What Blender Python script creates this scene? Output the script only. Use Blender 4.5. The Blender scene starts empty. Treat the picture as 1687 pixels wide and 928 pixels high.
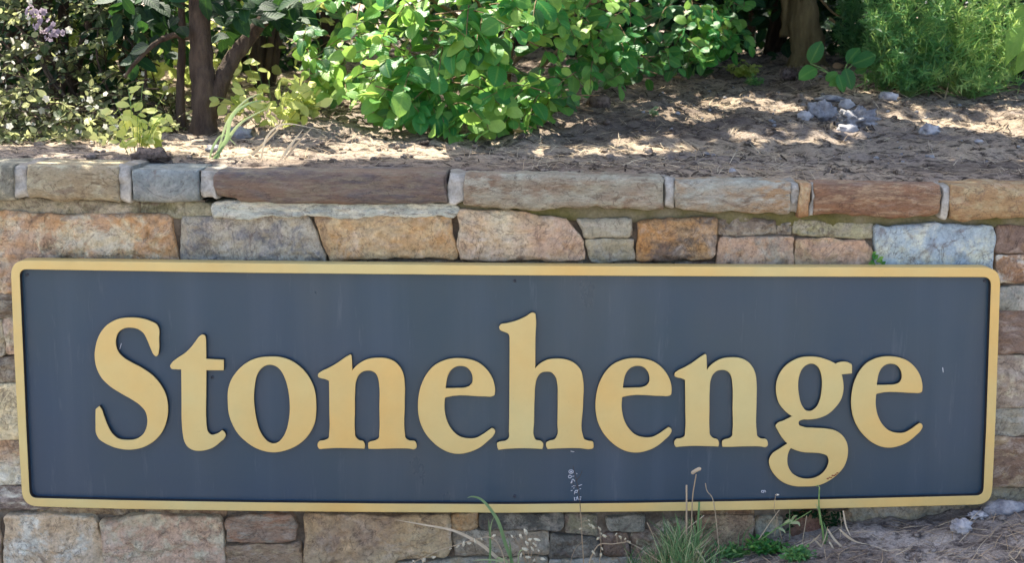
import bpy, bmesh, math, random
import numpy as np
from mathutils import Vector, Matrix, noise

# ------------------------------------------------------------------ camera, sky, sun, exposure
SC = bpy.context.scene
COL = SC.collection
F_PX, CX, CY = 2317.0, 843.5, 464.0          # focal length and centre in photo pixels
PITCH = math.radians(9.6)
CAM = Vector((0.0, -3.3, 1.35))
cam_d = bpy.data.cameras.new('camera')
cam_d.sensor_width = 36.0
cam_d.lens = 36.0 * F_PX / 1687.0
cam_d.clip_start = 0.05
cam_d.clip_end = 500.0
cam_d.dof.use_dof = True
cam_d.dof.focus_distance = 3.4
cam_d.dof.aperture_fstop = 6.3
cam = bpy.data.objects.new('camera', cam_d)
COL.objects.link(cam)
cam.location = CAM
cam.rotation_euler = (math.radians(90) - PITCH, 0, 0)
SC.camera = cam

SUN_DIR = Vector((-0.34, 0.42, 0.95)).normalized()
SUN_EL = math.asin(SUN_DIR.z)
SUN_AZ = math.atan2(SUN_DIR.x, SUN_DIR.y)
world = bpy.data.worlds.new('World')
SC.world = world
world.use_nodes = True
wn = world.node_tree.nodes
sky = wn.new('ShaderNodeTexSky')
sky.sky_type = 'NISHITA'
sky.sun_disc = False
sky.sun_elevation = SUN_EL
sky.sun_rotation = SUN_AZ
sky.air_density = 0.6
sky.dust_density = 3.0
sky.ozone_density = 0.7
world.node_tree.links.new(sky.outputs['Color'], wn['Background'].inputs['Color'])
wn['Background'].inputs['Strength'].default_value = 0.12
sun_d = bpy.data.lights.new('sun', 'SUN')
sun_d.energy = 3.6
sun_d.angle = math.radians(0.5)
sun_d.color = (1.0, 0.93, 0.80)
sun = bpy.data.objects.new('sun', sun_d)
COL.objects.link(sun)
sun.location = SUN_DIR * 30
sun.rotation_euler = SUN_DIR.to_track_quat('Z', 'Y').to_euler()
SC.view_settings.view_transform = 'Standard'
SC.view_settings.look = 'None'
SC.view_settings.exposure = 2.3
SC.view_settings.gamma = 1.0
SC.cycles.max_bounces = 8
SC.cycles.use_denoising = True
SC.cycles.denoising_prefilter = 'NONE'

# ------------------------------------------------------------------ helpers
RNG = random.Random(7)
NPR = np.random.RandomState(11)
CP, SP = math.cos(PITCH), math.sin(PITCH)

def P(u, v, Y):
    """point of the plane y = Y seen at photo pixel (u, v)"""
    x = (u - CX) / F_PX; s = (CY - v) / F_PX
    d = Vector((x, CP + s * SP, -SP + s * CP))
    return CAM + d * ((Y - CAM.y) / d.y)

def to_px(p):
    r = Vector(p) - CAM
    zc = r.y * CP - r.z * SP
    return CX + F_PX * r.x / zc, CY - F_PX * (r.y * SP + r.z * CP) / zc

def interp(x, xs, ys):
    return float(np.interp(x, xs, ys))

def fbm(p, scale, octv=4, seed=0.0):
    return noise.fractal(Vector(p) * scale + Vector((seed * 7.13, seed * 3.7, seed * 5.31)), 0.8, 2.1, octv)

def link(name, me, mat=None, parent=None):
    o = bpy.data.objects.new(name, me)
    COL.objects.link(o)
    if mat is not None and me is not None and len(me.materials) == 0:
        for m in (mat if isinstance(mat, (list, tuple)) else (mat,)):
            me.materials.append(m)
    if parent is not None:
        o.parent = parent
    return o

def mesh(name, v, f, smooth=True):
    me = bpy.data.meshes.new(name)
    me.from_pydata([tuple(p) for p in v], [], f)
    if smooth:
        me.polygons.foreach_set('use_smooth', [True] * len(me.polygons))
    me.update()
    return me

def tag(o, label, cat, group=None, kind=None):
    o['label'] = label
    o['category'] = cat
    if group: o['group'] = group
    if kind: o['kind'] = kind
    return o

def thing(name, loc, label, cat, group=None):
    o = bpy.data.objects.new(name, None)
    o.empty_display_size = 0.1
    COL.objects.link(o)
    o.location = loc
    return tag(o, label, cat, group)

class MB:
    """collects tubes, blades and blobs into one mesh"""
    def __init__(s): s.v = []; s.f = []; s.t = []
    def add(s, v, f, t=0.5):
        n = len(s.v); s.v += [tuple(p) for p in v]; s.f += [tuple(i + n for i in q) for q in f]; s.t += [t] * len(v)
    def tube(s, pts, rad, n=6, t=0.5, rough=0.0, seed=0.0):
        pts = [Vector(p) for p in pts]
        rs = rad if isinstance(rad, (list, tuple)) else [rad] * len(pts)
        v = []; f = []
        for i, p in enumerate(pts):
            d = (pts[min(i + 1, len(pts) - 1)] - pts[max(i - 1, 0)]).normalized()
            a = d.cross(Vector((0.31, -0.2, 0.93)))
            if a.length < 1e-3: a = d.cross(Vector((1, 0, 0)))
            a.normalize(); b = d.cross(a)
            for k in range(n):
                q = 2 * math.pi * k / n
                r = rs[i]
                w = a * math.cos(q) + b * math.sin(q)
                if rough: r *= 1 + rough * fbm(p + w * r, 9 / max(rs[0], .01) * .1, 3, seed)
                v.append(p + w * r)
        for i in range(len(pts) - 1):
            for k in range(n):
                k2 = (k + 1) % n
                f.append((i * n + k, i * n + k2, (i + 1) * n + k2, (i + 1) * n + k))
        f.append(tuple(range(n - 1, -1, -1))); f.append(tuple((len(pts) - 1) * n + k for k in range(n)))
        s.add(v, f, t)
    def blade(s, pts, width, t=0.5, side=None):
        """grass blade: tapered two-sided strip with a fold"""
        pts = [Vector(p) for p in pts]; n = len(pts); v = []; f = []
        for i, p in enumerate(pts):
            d = (pts[min(i + 1, n - 1)] - pts[max(i - 1, 0)]).normalized()
            sd = side if side is not None else d.cross(Vector((0.2, -1, 0.3))).normalized()
            up = d.cross(sd).normalized()
            w = width * (1 - (i / (n - 1)) ** 2.2) * (0.6 + 0.4 * min(1, i / (0.3 * n))) * 0.5 + 0.0003
            v += [p - sd * w, p + up * w * 0.35, p + sd * w]
        for i in range(n - 1):
            a = 3 * i
            f += [(a, a + 1, a + 4, a + 3), (a + 1, a + 2, a + 5, a + 4)]
        s.add(v, f, t)
    def blob(s, c, r, seed=0.0, amp=0.35, sub=2, t=0.5, scale=(1, 1, 1), freq=1.6):
        v, f = ICO[sub]
        o = []
        for p in v:
            p = Vector(p)
            k = 1 + amp * fbm(p, freq, 3, seed)
            o.append(Vector(c) + Vector((p.x * scale[0], p.y * scale[1], p.z * scale[2])) * (r * k))
        s.add(o, f, t)
    def build(s, name, mat, parent=None, smooth=True):
        me = mesh(name, s.v, s.f, smooth)
        a = me.attributes.new('tint', 'FLOAT', 'POINT'); a.data.foreach_set('value', s.t)
        return link(name, me, mat, parent)

def ico(sub):
    bm = bmesh.new(); bmesh.ops.create_icosphere(bm, subdivisions=sub, radius=1.0)
    v = [tuple(x.co) for x in bm.verts]; f = [tuple(x.index for x in q.verts) for q in bm.faces]
    bm.free(); return v, f
ICO = {k: ico(k) for k in (1, 2, 3, 4)}

def arc(pts, n=12):
    """Catmull-Rom through 3-D points"""
    pts = [Vector(p) for p in pts]
    q = [pts[0] * 2 - pts[1]] + pts + [pts[-1] * 2 - pts[-2]]
    out = []
    for i in range(len(pts) - 1):
        a, b, c, d = q[i:i + 4]
        for k in range(n):
            t = k / n
            out.append(0.5 * ((2 * b) + (c - a) * t + (2 * a - 5 * b + 4 * c - d) * t * t + (3 * b - a - 3 * c + d) * t ** 3))
    out.append(pts[-1]); return out

# ------------------------------------------------------------------ node materials
class NT:
    def __init__(s, name):
        s.m = bpy.data.materials.new(name); s.m.use_nodes = True
        s.t = s.m.node_tree; s.b = s.t.nodes['Principled BSDF']; s.out = s.t.nodes['Material Output']
    def n(s, typ, **kw):
        x = s.t.nodes.new(typ)
        for k, val in kw.items():
            if k.startswith('i_'):
                x.inputs[k[2:].replace('_', ' ')].default_value = val
            else: setattr(x, k, val)
        return x
    def l(s, a, b): s.t.links.new(a, b)
    def coords(s, off=(0, 0, 0), scale=(1, 1, 1), kind='Object'):
        tc = s.n('ShaderNodeTexCoord'); mp = s.n('ShaderNodeMapping')
        mp.inputs['Location'].default_value = off; mp.inputs['Scale'].default_value = scale
        s.l(tc.outputs[kind], mp.inputs['Vector']); return mp.outputs['Vector']
    def noise(s, vec, scale, detail=5, rough=0.55, dist=0.0):
        x = s.n('ShaderNodeTexNoise'); x.inputs['Scale'].default_value = scale
        x.inputs['Detail'].default_value = detail; x.inputs['Roughness'].default_value = rough
        x.inputs['Distortion'].default_value = dist
        s.l(vec, x.inputs['Vector']); return x.outputs['Fac']
    def ramp(s, fac, stops, interp='LINEAR'):
        r = s.n('ShaderNodeValToRGB'); r.color_ramp.interpolation = interp
        e = r.color_ramp.elements
        while len(e) < len(stops): e.new(0.5)
        for q, (p, c) in zip(e, stops):
            q.position = p; q.color = (c, c, c, 1) if isinstance(c, (int, float)) else (*c, 1)
        s.l(fac, r.inputs['Fac']); return r.outputs['Color']
    def mix(s, fac, a, b, mode='MIX'):
        x = s.n('ShaderNodeMix', data_type='RGBA', blend_type=mode)
        for sock, val in ((x.inputs[0], fac), (x.inputs[6], a), (x.inputs[7], b)):
            if isinstance(val, (int, float)): sock.default_value = val
            elif isinstance(val, tuple): sock.default_value = (*val, 1)
            else: s.l(val, sock)
        return x.outputs[2]
    def math(s, op, a, b=0.0):
        x = s.n('ShaderNodeMath', operation=op)
        for i, val in enumerate((a, b)):
            if isinstance(val, (int, float)): x.inputs[i].default_value = val
            else: s.l(val, x.inputs[i])
        return x.outputs[0]
    def bump(s, h, strength, dist, prev=None):
        x = s.n('ShaderNodeBump'); x.inputs['Strength'].default_value = strength; x.inputs['Distance'].default_value = dist
        s.l(h, x.inputs['Height'])
        if prev is not None: s.l(prev, x.inputs['Normal'])
        return x.outputs['Normal']

def lin(r, g, b):
    f = lambda c: (c / 255 / 12.92) if c / 255 <= .04045 else ((c / 255 + .055) / 1.055) ** 2.4
    return (f(r), f(g), f(b))

_sm = {}
def stone_mat(a, b, c, seed, streak=1.0, patch=9.0, spk=0.5, bw=0.5, blotch=.45):
    """mottled sandstone: a main colour, b broad stains, c small blotches (sRGB triples)"""
    nt = NT('stone_%d' % seed)
    def soft(q, k=.10):
        g = sum(q) / 3; return tuple(min(250, (x + (g - x) * k) * m_) for x, m_ in zip(q, (1.05, 1.075, 1.02)))
    a, b, c = soft(a), soft(b), soft(c)
    off = (seed * 3.7 % 50, seed * 7.3 % 50, seed * 1.9 % 50)
    vec = nt.coords(off, (1, 1, streak))
    n1 = nt.noise(vec, patch * .55, 6, .6, .6)
    n2 = nt.noise(vec, patch * 2.4, 8, .68, .3)
    n3 = nt.noise(vec, 150, 4, .75)
    n4 = nt.noise(vec, 48, 6, .7)
    c0 = nt.mix(nt.ramp(n1, [(max(0, bw - .09), 0), (bw + .1, 1)]), lin(*a), lin(*b))
    c0 = nt.mix(nt.ramp(n2, [(.48, 0), (.60, .8)]), c0, lin(*c))
    n5 = nt.noise(nt.coords((off[1], off[0], 3), (1, 1, streak)), patch * 1.3, 9, .72, 1.0)
    c0 = nt.mix(nt.ramp(n5, [(.52, 0), (.64, blotch)]), c0, lin(200, 190, 174))
    c0 = nt.mix(nt.ramp(n5, [(.36, .6), (.45, 0)]), c0, lin(104, 86, 76))
    dark = nt.ramp(n3, [(.30, .30), (.46, .95), (.58, 1.05), (.72, 1.5)])
    c0 = nt.mix(min(1, spk + .2), c0, dark, 'MULTIPLY')
    c0 = nt.mix(.7, c0, nt.ramp(n4, [(.28, .40), (.45, .95), (.55, 1.05), (.72, 1.45)]), 'MULTIPLY')
    crk = nt.noise(nt.coords((off[2], 4, off[0]), (1, 1, max(1.0, streak * .7))), 7, 5, .6, 1.6)      # thin weathering cracks
    c0 = nt.mix(nt.ramp(crk, [(.488, 0), (.5, .55), (.512, 0)]), c0, lin(70, 58, 50))
    nt.l(c0, nt.b.inputs['Base Color'])
    nt.b.inputs['Roughness'].default_value = .88
    nt.b.inputs['Specular IOR Level'].default_value = .25
    k = nt.bump(nt.noise(vec, 30, 9, .75), .8, .008)
    k = nt.bump(n3, .7, .003, k)
    nt.l(k, nt.b.inputs['Normal'])
    return nt.m

def mortar_mat(name, a, b, moss=None, seed=3):
    nt = NT(name); vec = nt.coords((seed, seed * 2, 0))
    n1 = nt.noise(vec, 14, 6, .65); n2 = nt.noise(vec, 160, 4, .7)
    c0 = nt.mix(nt.ramp(n1, [(.38, 0), (.62, 1)]), lin(*a), lin(*b))
    if moss: c0 = nt.mix(nt.ramp(nt.noise(vec, 6, 5, .6), [(.42, 0), (.58, .8)]), c0, lin(*moss))
    c0 = nt.mix(.6, c0, nt.ramp(n2, [(.3, .6), (.6, 1.15)]), 'MULTIPLY')
    nt.l(c0, nt.b.inputs['Base Color']); nt.b.inputs['Roughness'].default_value = .95
    nt.b.inputs['Specular IOR Level'].default_value = .15
    nt.l(nt.bump(nt.noise(vec, 70, 6, .7), .6, .004), nt.b.inputs['Normal'])
    return nt.m

def soil_mat(name, dark, mid, pale, k=1.0):
    nt = NT(name); vec = nt.coords((0, 0, 0), (1, 1.6, 1))
    n1 = nt.noise(vec, 2.6, 6, .62, .4); n2 = nt.noise(vec, 22, 7, .7, .2); n3 = nt.noise(vec, 120, 4, .75)
    c0 = nt.mix(nt.ramp(n1, [(.38, 0), (.62, 1)]), lin(*mid), lin(*pale))
    c0 = nt.mix(nt.ramp(n2, [(.40, .9), (.52, 0)]), c0, lin(*dark))
    c0 = nt.mix(.7, c0, nt.ramp(n3, [(.32, .4), (.52, 1.0), (.7, 1.35)]), 'MULTIPLY')
    c0 = nt.mix(nt.ramp(nt.noise(nt.coords((5, 3, 0), (1, 1.6, 1)), 1.5, 5, .6, .5), [(.46, 0), (.60, .6)]), c0, lin(88, 76, 68))   # darker mulch
    nt.l(c0, nt.b.inputs['Base Color']); nt.b.inputs['Roughness'].default_value = .95
    nt.b.inputs['Specular IOR Level'].default_value = .15
    q = nt.bump(n2, .8 * k, .02); q = nt.bump(nt.noise(vec, 75, 6, .75), .9 * k, .008, q)
    nt.l(q, nt.b.inputs['Normal']); return nt.m

def leaf_mat(name, dark, mid, light, trans=.45, rough=.45, rib=.35, spec=.35):
    nt = NT(name)
    at = nt.n('ShaderNodeAttribute', attribute_name='tint'); isob = nt.n('ShaderNodeAttribute', attribute_name='single')
    oi = nt.n('ShaderNodeObjectInfo')
    r = nt.math('MULTIPLY', nt.math('SUBTRACT', oi.outputs['Random'], .5), isob.outputs['Fac'])
    t = nt.math('ADD', at.outputs['Fac'], r)
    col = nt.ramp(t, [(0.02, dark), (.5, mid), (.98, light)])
    rb = nt.n('ShaderNodeAttribute', attribute_name='rib')
    col = nt.mix(nt.ramp(rb.outputs['Fac'], [(.0, rib), (.16, 0)]), col, light)
    al = nt.n('ShaderNodeAttribute', attribute_name='along')
    if rib:                                                   # side veins
        ph = nt.math('SUBTRACT', nt.math('MULTIPLY', al.outputs['Fac'], 44.0), nt.math('MULTIPLY', rb.outputs['Fac'], 15.0))
        vn = nt.math('SINE', ph)
        col = nt.mix(nt.ramp(vn, [(.80, 0), (1.0, .09)]), col, light)
        nt.l(nt.bump(vn, .15, .002), nt.b.inputs['Normal'])
    vec = nt.coords((1, 2, 3))
    col = nt.mix(nt.ramp(nt.noise(nt.coords((7, 2, 3)), 3.0 if rib else 30, 6, .75), [(.60, 0), (.70, .5)]), col, mid)
    col = nt.mix(.5, col, nt.ramp(nt.noise(vec, 60 if rib else 30, 4, .6), [(.3, .7), (.7, 1.25)]), 'MULTIPLY')
    nt.l(col, nt.b.inputs['Base Color']); nt.b.inputs['Roughness'].default_value = rough
    nt.b.inputs['Specular IOR Level'].default_value = spec
    tr = nt.n('ShaderNodeBsdfTranslucent')
    nt.l(nt.mix(.5, col, light), tr.inputs['Color'])
    mx = nt.n('ShaderNodeMixShader'); mx.inputs[0].default_value = trans
    nt.l(nt.b.outputs[0], mx.inputs[1]); nt.l(tr.outputs[0], mx.inputs[2]); nt.l(mx.outputs[0], nt.out.inputs['Surface'])
    return nt.m

def plain_mat(name, a, b, scale=40, rough=.8, bump=.3, dist=.003, spec=.3, stretch=(1, 1, 1)):
    nt = NT(name); vec = nt.coords((2, 5, 1), stretch)
    n1 = nt.noise(vec, scale, 6, .65)
    nt.l(nt.mix(nt.ramp(n1, [(.35, 0), (.65, 1)]), lin(*a), lin(*b)), nt.b.inputs['Base Color'])
    nt.b.inputs['Roughness'].default_value = rough; nt.b.inputs['Specular IOR Level'].default_value = spec
    if bump: nt.l(nt.bump(nt.noise(vec, scale * 2, 5, .7), bump, dist), nt.b.inputs['Normal'])
    return nt.m

M = {}
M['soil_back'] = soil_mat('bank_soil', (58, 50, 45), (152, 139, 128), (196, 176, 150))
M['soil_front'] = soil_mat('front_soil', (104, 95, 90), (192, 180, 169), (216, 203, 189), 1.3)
M['joint'] = mortar_mat('pale_mortar', (196, 196, 188), (146, 146, 138), (120, 112, 98))
M['core'] = mortar_mat('deep_mortar', (96, 86, 74), (140, 130, 114), seed=8)
M['moss_bed'] = mortar_mat('mossy_mortar', (128, 124, 104), (106, 104, 80), (92, 92, 48), seed=5)
M['grey_bed'] = mortar_mat('grey_mortar', (158, 152, 142), (136, 130, 120), (120, 116, 92), seed=9)
M['shrub_leaf'] = leaf_mat('shrub_leaf', lin(14, 82, 50), lin(50, 132, 58), lin(164, 198, 92), .45)
M['pale_leaf'] = leaf_mat('pale_leaf', lin(14, 42, 22), lin(54, 84, 40), lin(206, 208, 146), .5)
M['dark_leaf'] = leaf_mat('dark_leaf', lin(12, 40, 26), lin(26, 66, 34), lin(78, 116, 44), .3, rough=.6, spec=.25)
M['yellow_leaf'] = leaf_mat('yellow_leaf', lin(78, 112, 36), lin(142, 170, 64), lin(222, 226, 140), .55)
M['canopy_leaf'] = leaf_mat('canopy_leaf', lin(24, 64, 28), lin(44, 92, 36), lin(92, 130, 50), .3)
M['needle'] = leaf_mat('needle_green', lin(30, 92, 62), lin(98, 160, 88), lin(196, 216, 124), .5, rib=0)
M['grass'] = leaf_mat('grass_blade', lin(60, 112, 68), lin(112, 150, 96), lin(186, 196, 146), .35, rib=0)
M['straw'] = leaf_mat('dry_straw', lin(140, 116, 92), lin(180, 160, 130), lin(214, 200, 170), .2, rough=.8, rib=0, spec=.2)
M['petal'] = leaf_mat('cream_petal', lin(214, 206, 170), lin(236, 230, 206), lin(250, 248, 236), .4, rough=.7, rib=0, spec=.2)
M['lilac'] = leaf_mat('lilac_petal', lin(116, 104, 118), lin(146, 132, 146), lin(180, 168, 178), .4, rough=.7, rib=0, spec=.2)
M['bark'] = plain_mat('grey_brown_bark', (54, 45, 38), (90, 77, 64), 30, .9, .9, .012, .15, (1, 1, .25))
M['pale_bark'] = plain_mat('pale_bark', (96, 84, 58), (140, 124, 88), 26, .9, .9, .012, .15, (1, 1, .2))
M['twig'] = plain_mat('twig', (92, 76, 52), (134, 112, 78), 60, .85, .3)
M['green_stem'] = plain_mat('green_stem', (84, 120, 62), (132, 160, 92), 60, .6, .2)
M['rock'] = plain_mat('pale_rock', (112, 112, 116), (176, 174, 172), 40, .9, .9, .008, .2)
M['white_rock'] = plain_mat('white_rock', (136, 134, 136), (196, 192, 188), 40, .9, .7, .006, .2)
M['clod'] = plain_mat('soil_clod', (74, 64, 58), (140, 124, 112), 60, .95, .9, .008, .15)
M['deadleaf'] = leaf_mat('dead_leaf', lin(110, 84, 60), lin(168, 136, 104), lin(214, 184, 150), .25, rough=.8, spec=.2)
M['cone'] = plain_mat('cone_scale', (54, 44, 40), (150, 136, 128), 50, .85, .4)

# ------------------------------------------------------------------ terrain
def xs_of(us, vs, Y):
    return [P(u, v, Y).x for u, v in zip(us, vs)], [P(u, v, Y).z for u, v in zip(us, vs)]

CAPX, CAPZ = xs_of([-500, 0, 200, 340, 760, 1100, 1320, 1690, 2300], [262, 269, 276, 281, 286, 293, 302, 305, 312], -0.035)
def cap_z(x): return interp(x, CAPX, CAPZ)

SFX = [P(u, 285, .05).x for u in (0, 330, 380, 740, 800, 1690)]
SFY = [.14, .13, .10, .09, .05, .045]
def soil(x, y):
    yf = interp(x, SFX, SFY) + .022 * fbm((x, 0, 0), 7, 4, 12)      # the soil laps over the back of the capstones
    if y < yf: return cap_z(x) - .03
    d = max(0.0, y - 0.26)
    z = cap_z(x) - .004 + .012 * min(1.0, (y - yf) / .05)
    z += 0.10 * min(d, 2.4) + 0.03 * max(0.0, d - 2.4)
    p = (x, y, 0.0)
    k = min(1.0, d / 0.25)
    z += 0.03 * fbm(p, 1.7, 2, 1) * k
    z += (0.005 + 0.008 * k) * fbm((x, y * 1.5, 0), 9, 5, 2)
    z += 0.022 * k * max(0.0, fbm(p, 4.5, 3, 5)) ** 1.3 + (.002 + .006 * k) * abs(fbm((x, y * 1.3, 2), 26, 4, 8)) + .003 * fbm((x, y, 4), 60, 2, 3)
    return z

FX, FZ = xs_of([-900, 0, 500, 900, 1060, 1150, 1240, 1330, 1400, 1550, 1640, 1690, 1900, 2600],
               [1010, 990, 978, 958, 940, 926, 908, 888, 872, 862, 846, 836, 815, 800], -0.04)
def front_z(x, y):
    d = max(0.0, -0.04 - y)
    zc = interp(x, FX, FZ)
    k = min(1.0, d / 1.3); k = k * k * (3 - 2 * k)
    z = zc * (1 - k) + (-0.12) * k
    p = (x, y, 3.0)
    w = 1.0 if d < 2 else 0.3
    z += w * (0.022 * fbm(p, 3.0, 2, 1) * min(1, d / .1) + 0.012 * fbm((x, y * 1.4, 3), 13, 4, 4) + (.008 * abs(fbm((x, y, 6), 34, 4, 2)) if d < 1 else 0))
    return z

def axis(a, b, step, far):
    c = list(np.arange(a, b + 1e-6, step)); s = step
    x = a; lo = []
    while x > -far: s *= 1.6; x -= s; lo.append(x)
    x = b; s = step; hi = []
    while x < far: s *= 1.6; x += s; hi.append(x)
    return lo[::-1], c, hi

def sheet(name, xs, ys, zf, mat):
    v = [(x, y, zf(x, y)) for y in ys for x in xs]; n = len(xs)
    f = [(j * n + i, j * n + i + 1, (j + 1) * n + i + 1, (j + 1) * n + i) for j in range(len(ys) - 1) for i in range(n - 1)]
    o = link(name, mesh(name, v, f), mat); o['kind'] = 'structure'; return o

lo, c, hi = axis(-2.0, 2.0, 0.014, 80)
ylo, yc, yhi = axis(0.012, 2.7, 0.016, 80)
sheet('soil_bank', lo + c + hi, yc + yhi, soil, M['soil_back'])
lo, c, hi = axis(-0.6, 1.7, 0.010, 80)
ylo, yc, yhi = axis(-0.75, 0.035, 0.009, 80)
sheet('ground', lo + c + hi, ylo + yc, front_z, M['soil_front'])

def on_soil(u, v):
    y = 0.06
    while y < 12:
        p = P(u, v, y)
        if p.z < soil(p.x, p.y): return Vector((p.x, p.y, soil(p.x, p.y)))
        y += 0.01 + y * 0.004
    return P(u, v, 4.0)

def on_front(u, v):
    y = -0.9
    while y < 0.03:
        p = P(u, v, y)
        if p.z < front_z(p.x, p.y): return Vector((p.x, p.y, front_z(p.x, p.y)))
        y += 0.004
    p = P(u, v, -0.04); return p

# ------------------------------------------------------------------ the stone wall
wall = thing('stone_wall', (0, 0, 0), 'low garden wall of mixed tan, brown and grey stones under a row of capstones', 'wall')

def outline(pts, step=0.009, jit=0.0022, seed=0, rnd=1):
    n = len(pts); out = []
    for i in range(n):
        a, b = Vector(pts[i]), Vector(pts[(i + 1) % n])
        m = max(1, int((b - a).length / step))
        for k in range(m): out.append(a.lerp(b, k / m))
    for _ in range(rnd):
        q = len(out); out = [out[i] * .5 + (out[i - 1] + out[(i + 1) % q]) * .25 for i in range(q)]
    q = len(out); res = []
    for i in range(q):
        tg = (out[(i + 1) % q] - out[i - 1]); nn = Vector((tg.y, -tg.x))
        if nn.length > 1e-6: nn.normalize()
        p = out[i]
        res.append(p + nn * (jit * 2.2 * fbm((p.x, p.y, seed), 14, 2, seed) + jit * fbm((p.x, p.y, seed), 60, 3, seed + 5)))
    return res

RINGS = [1.0, .985, .96, .92, .87, .81, .75, .68, .61, .54, .47, .40, .33, .26, .19, .12, .06, 0.0]
def stone(name, px, Y=0.0, mat=None, depth=0.10, bulge=0.003, rough=0.011, bevel=0.0035, seed=1, parent=None, jit=.0030, tilt=0.0):
    pts = [P(u, v, Y) for u, v in px]
    w2 = [(p.x, p.z) for p in pts]
    area = sum(w2[i][0] * w2[(i + 1) % len(w2)][1] - w2[(i + 1) % len(w2)][0] * w2[i][1] for i in range(len(w2)))
    if area < 0: w2.reverse()
    m2 = sum((Vector(q) for q in w2), Vector((0, 0))) / len(w2)
    w2 = [(q[0] + .0035 * (1 if q[0] > m2.x else -1), q[1] + .0028 * (1 if q[1] > m2.y else -1)) for q in w2]
    ring = outline(w2, seed=seed, jit=jit)
    xs = [p.x for p in ring]; zs = [p.y for p in ring]
    x0, x1, z0, z1 = min(xs), max(xs), min(zs), max(zs)
    cx, cz = (x0 + x1) / 2, sum(zs) / len(zs); w, h = x1 - x0, z1 - z0
    def spine(p):
        if w >= h:
            a, b = x0 + h / 2, x1 - h / 2
            return Vector((min(max(p.x, a), b), cz))
        a, b = z0 + w / 2, z1 - w / 2
        return Vector((cx, min(max(p.y, a), b)))
    v = []; f = []; n = len(ring)
    for p in ring: v.append((p.x, Y + depth, p.y))
    for r in RINGS:
        for p in ring:
            s = spine(p); L = (p - s).length
            q = s + (p - s) * r; d = (1 - r) * L
            e = 1 - math.exp(-d / bevel * 1.6)
            y = Y + bevel * (1 - e) - bulge * (1 - r * r) * min(1, L / .03)
            k = min(1, .25 + d / .010)
            pos = (q.x, seed * 1.7, q.y)
            n1 = fbm(pos, 11, 3, seed); n2 = fbm(pos, 36, 4, seed + 3)
            fac = noise.cell(Vector(pos) * 9 + Vector((n2 * .3, 0, n1 * .3)))   # chiselled facets
            rid = 1 - abs(fbm(pos, 17, 4, seed + 9)) * 2.2
            y += k * rough * (n1 * .75 + n2 * .8 + fbm(pos, 90, 2, seed + 6) * .45 - .55 * max(0, rid - .55) + (fac - .5) * .10) + tilt * (q.y - cz)
            v.append((q.x, y, q.y))
    for j in range(len(RINGS)):
        a, b = j * n, (j + 1) * n
        for i in range(n):
            i2 = (i + 1) % n
            f.append((a + i, a + i2, b + i2, b + i))
    o3 = Vector((cx, Y, cz))
    me = mesh(name, [Vector(p) - o3 for p in v], f)
    bm = bmesh.new(); bm.from_mesh(me); bmesh.ops.remove_doubles(bm, verts=bm.verts, dist=0.0004)
    bmesh.ops.recalc_face_normals(bm, faces=bm.faces); bm.to_mesh(me); bm.free()
    o = link(name, me, mat, parent if parent is not None else wall); o.location = o3
    return o

TAN, ORANGE, PINK, GREY = (176, 152, 122), (184, 138, 92), (182, 150, 130), (158, 150, 140)
PALE, BROWN, MAUVE, BLUE = (200, 188, 166), (138, 108, 88), (128, 106, 100), (156, 168, 180)
WHITE, DARK, RUST, SAND = (208, 204, 198), (90, 80, 74), (150, 92, 60), (190, 168, 132)

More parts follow.
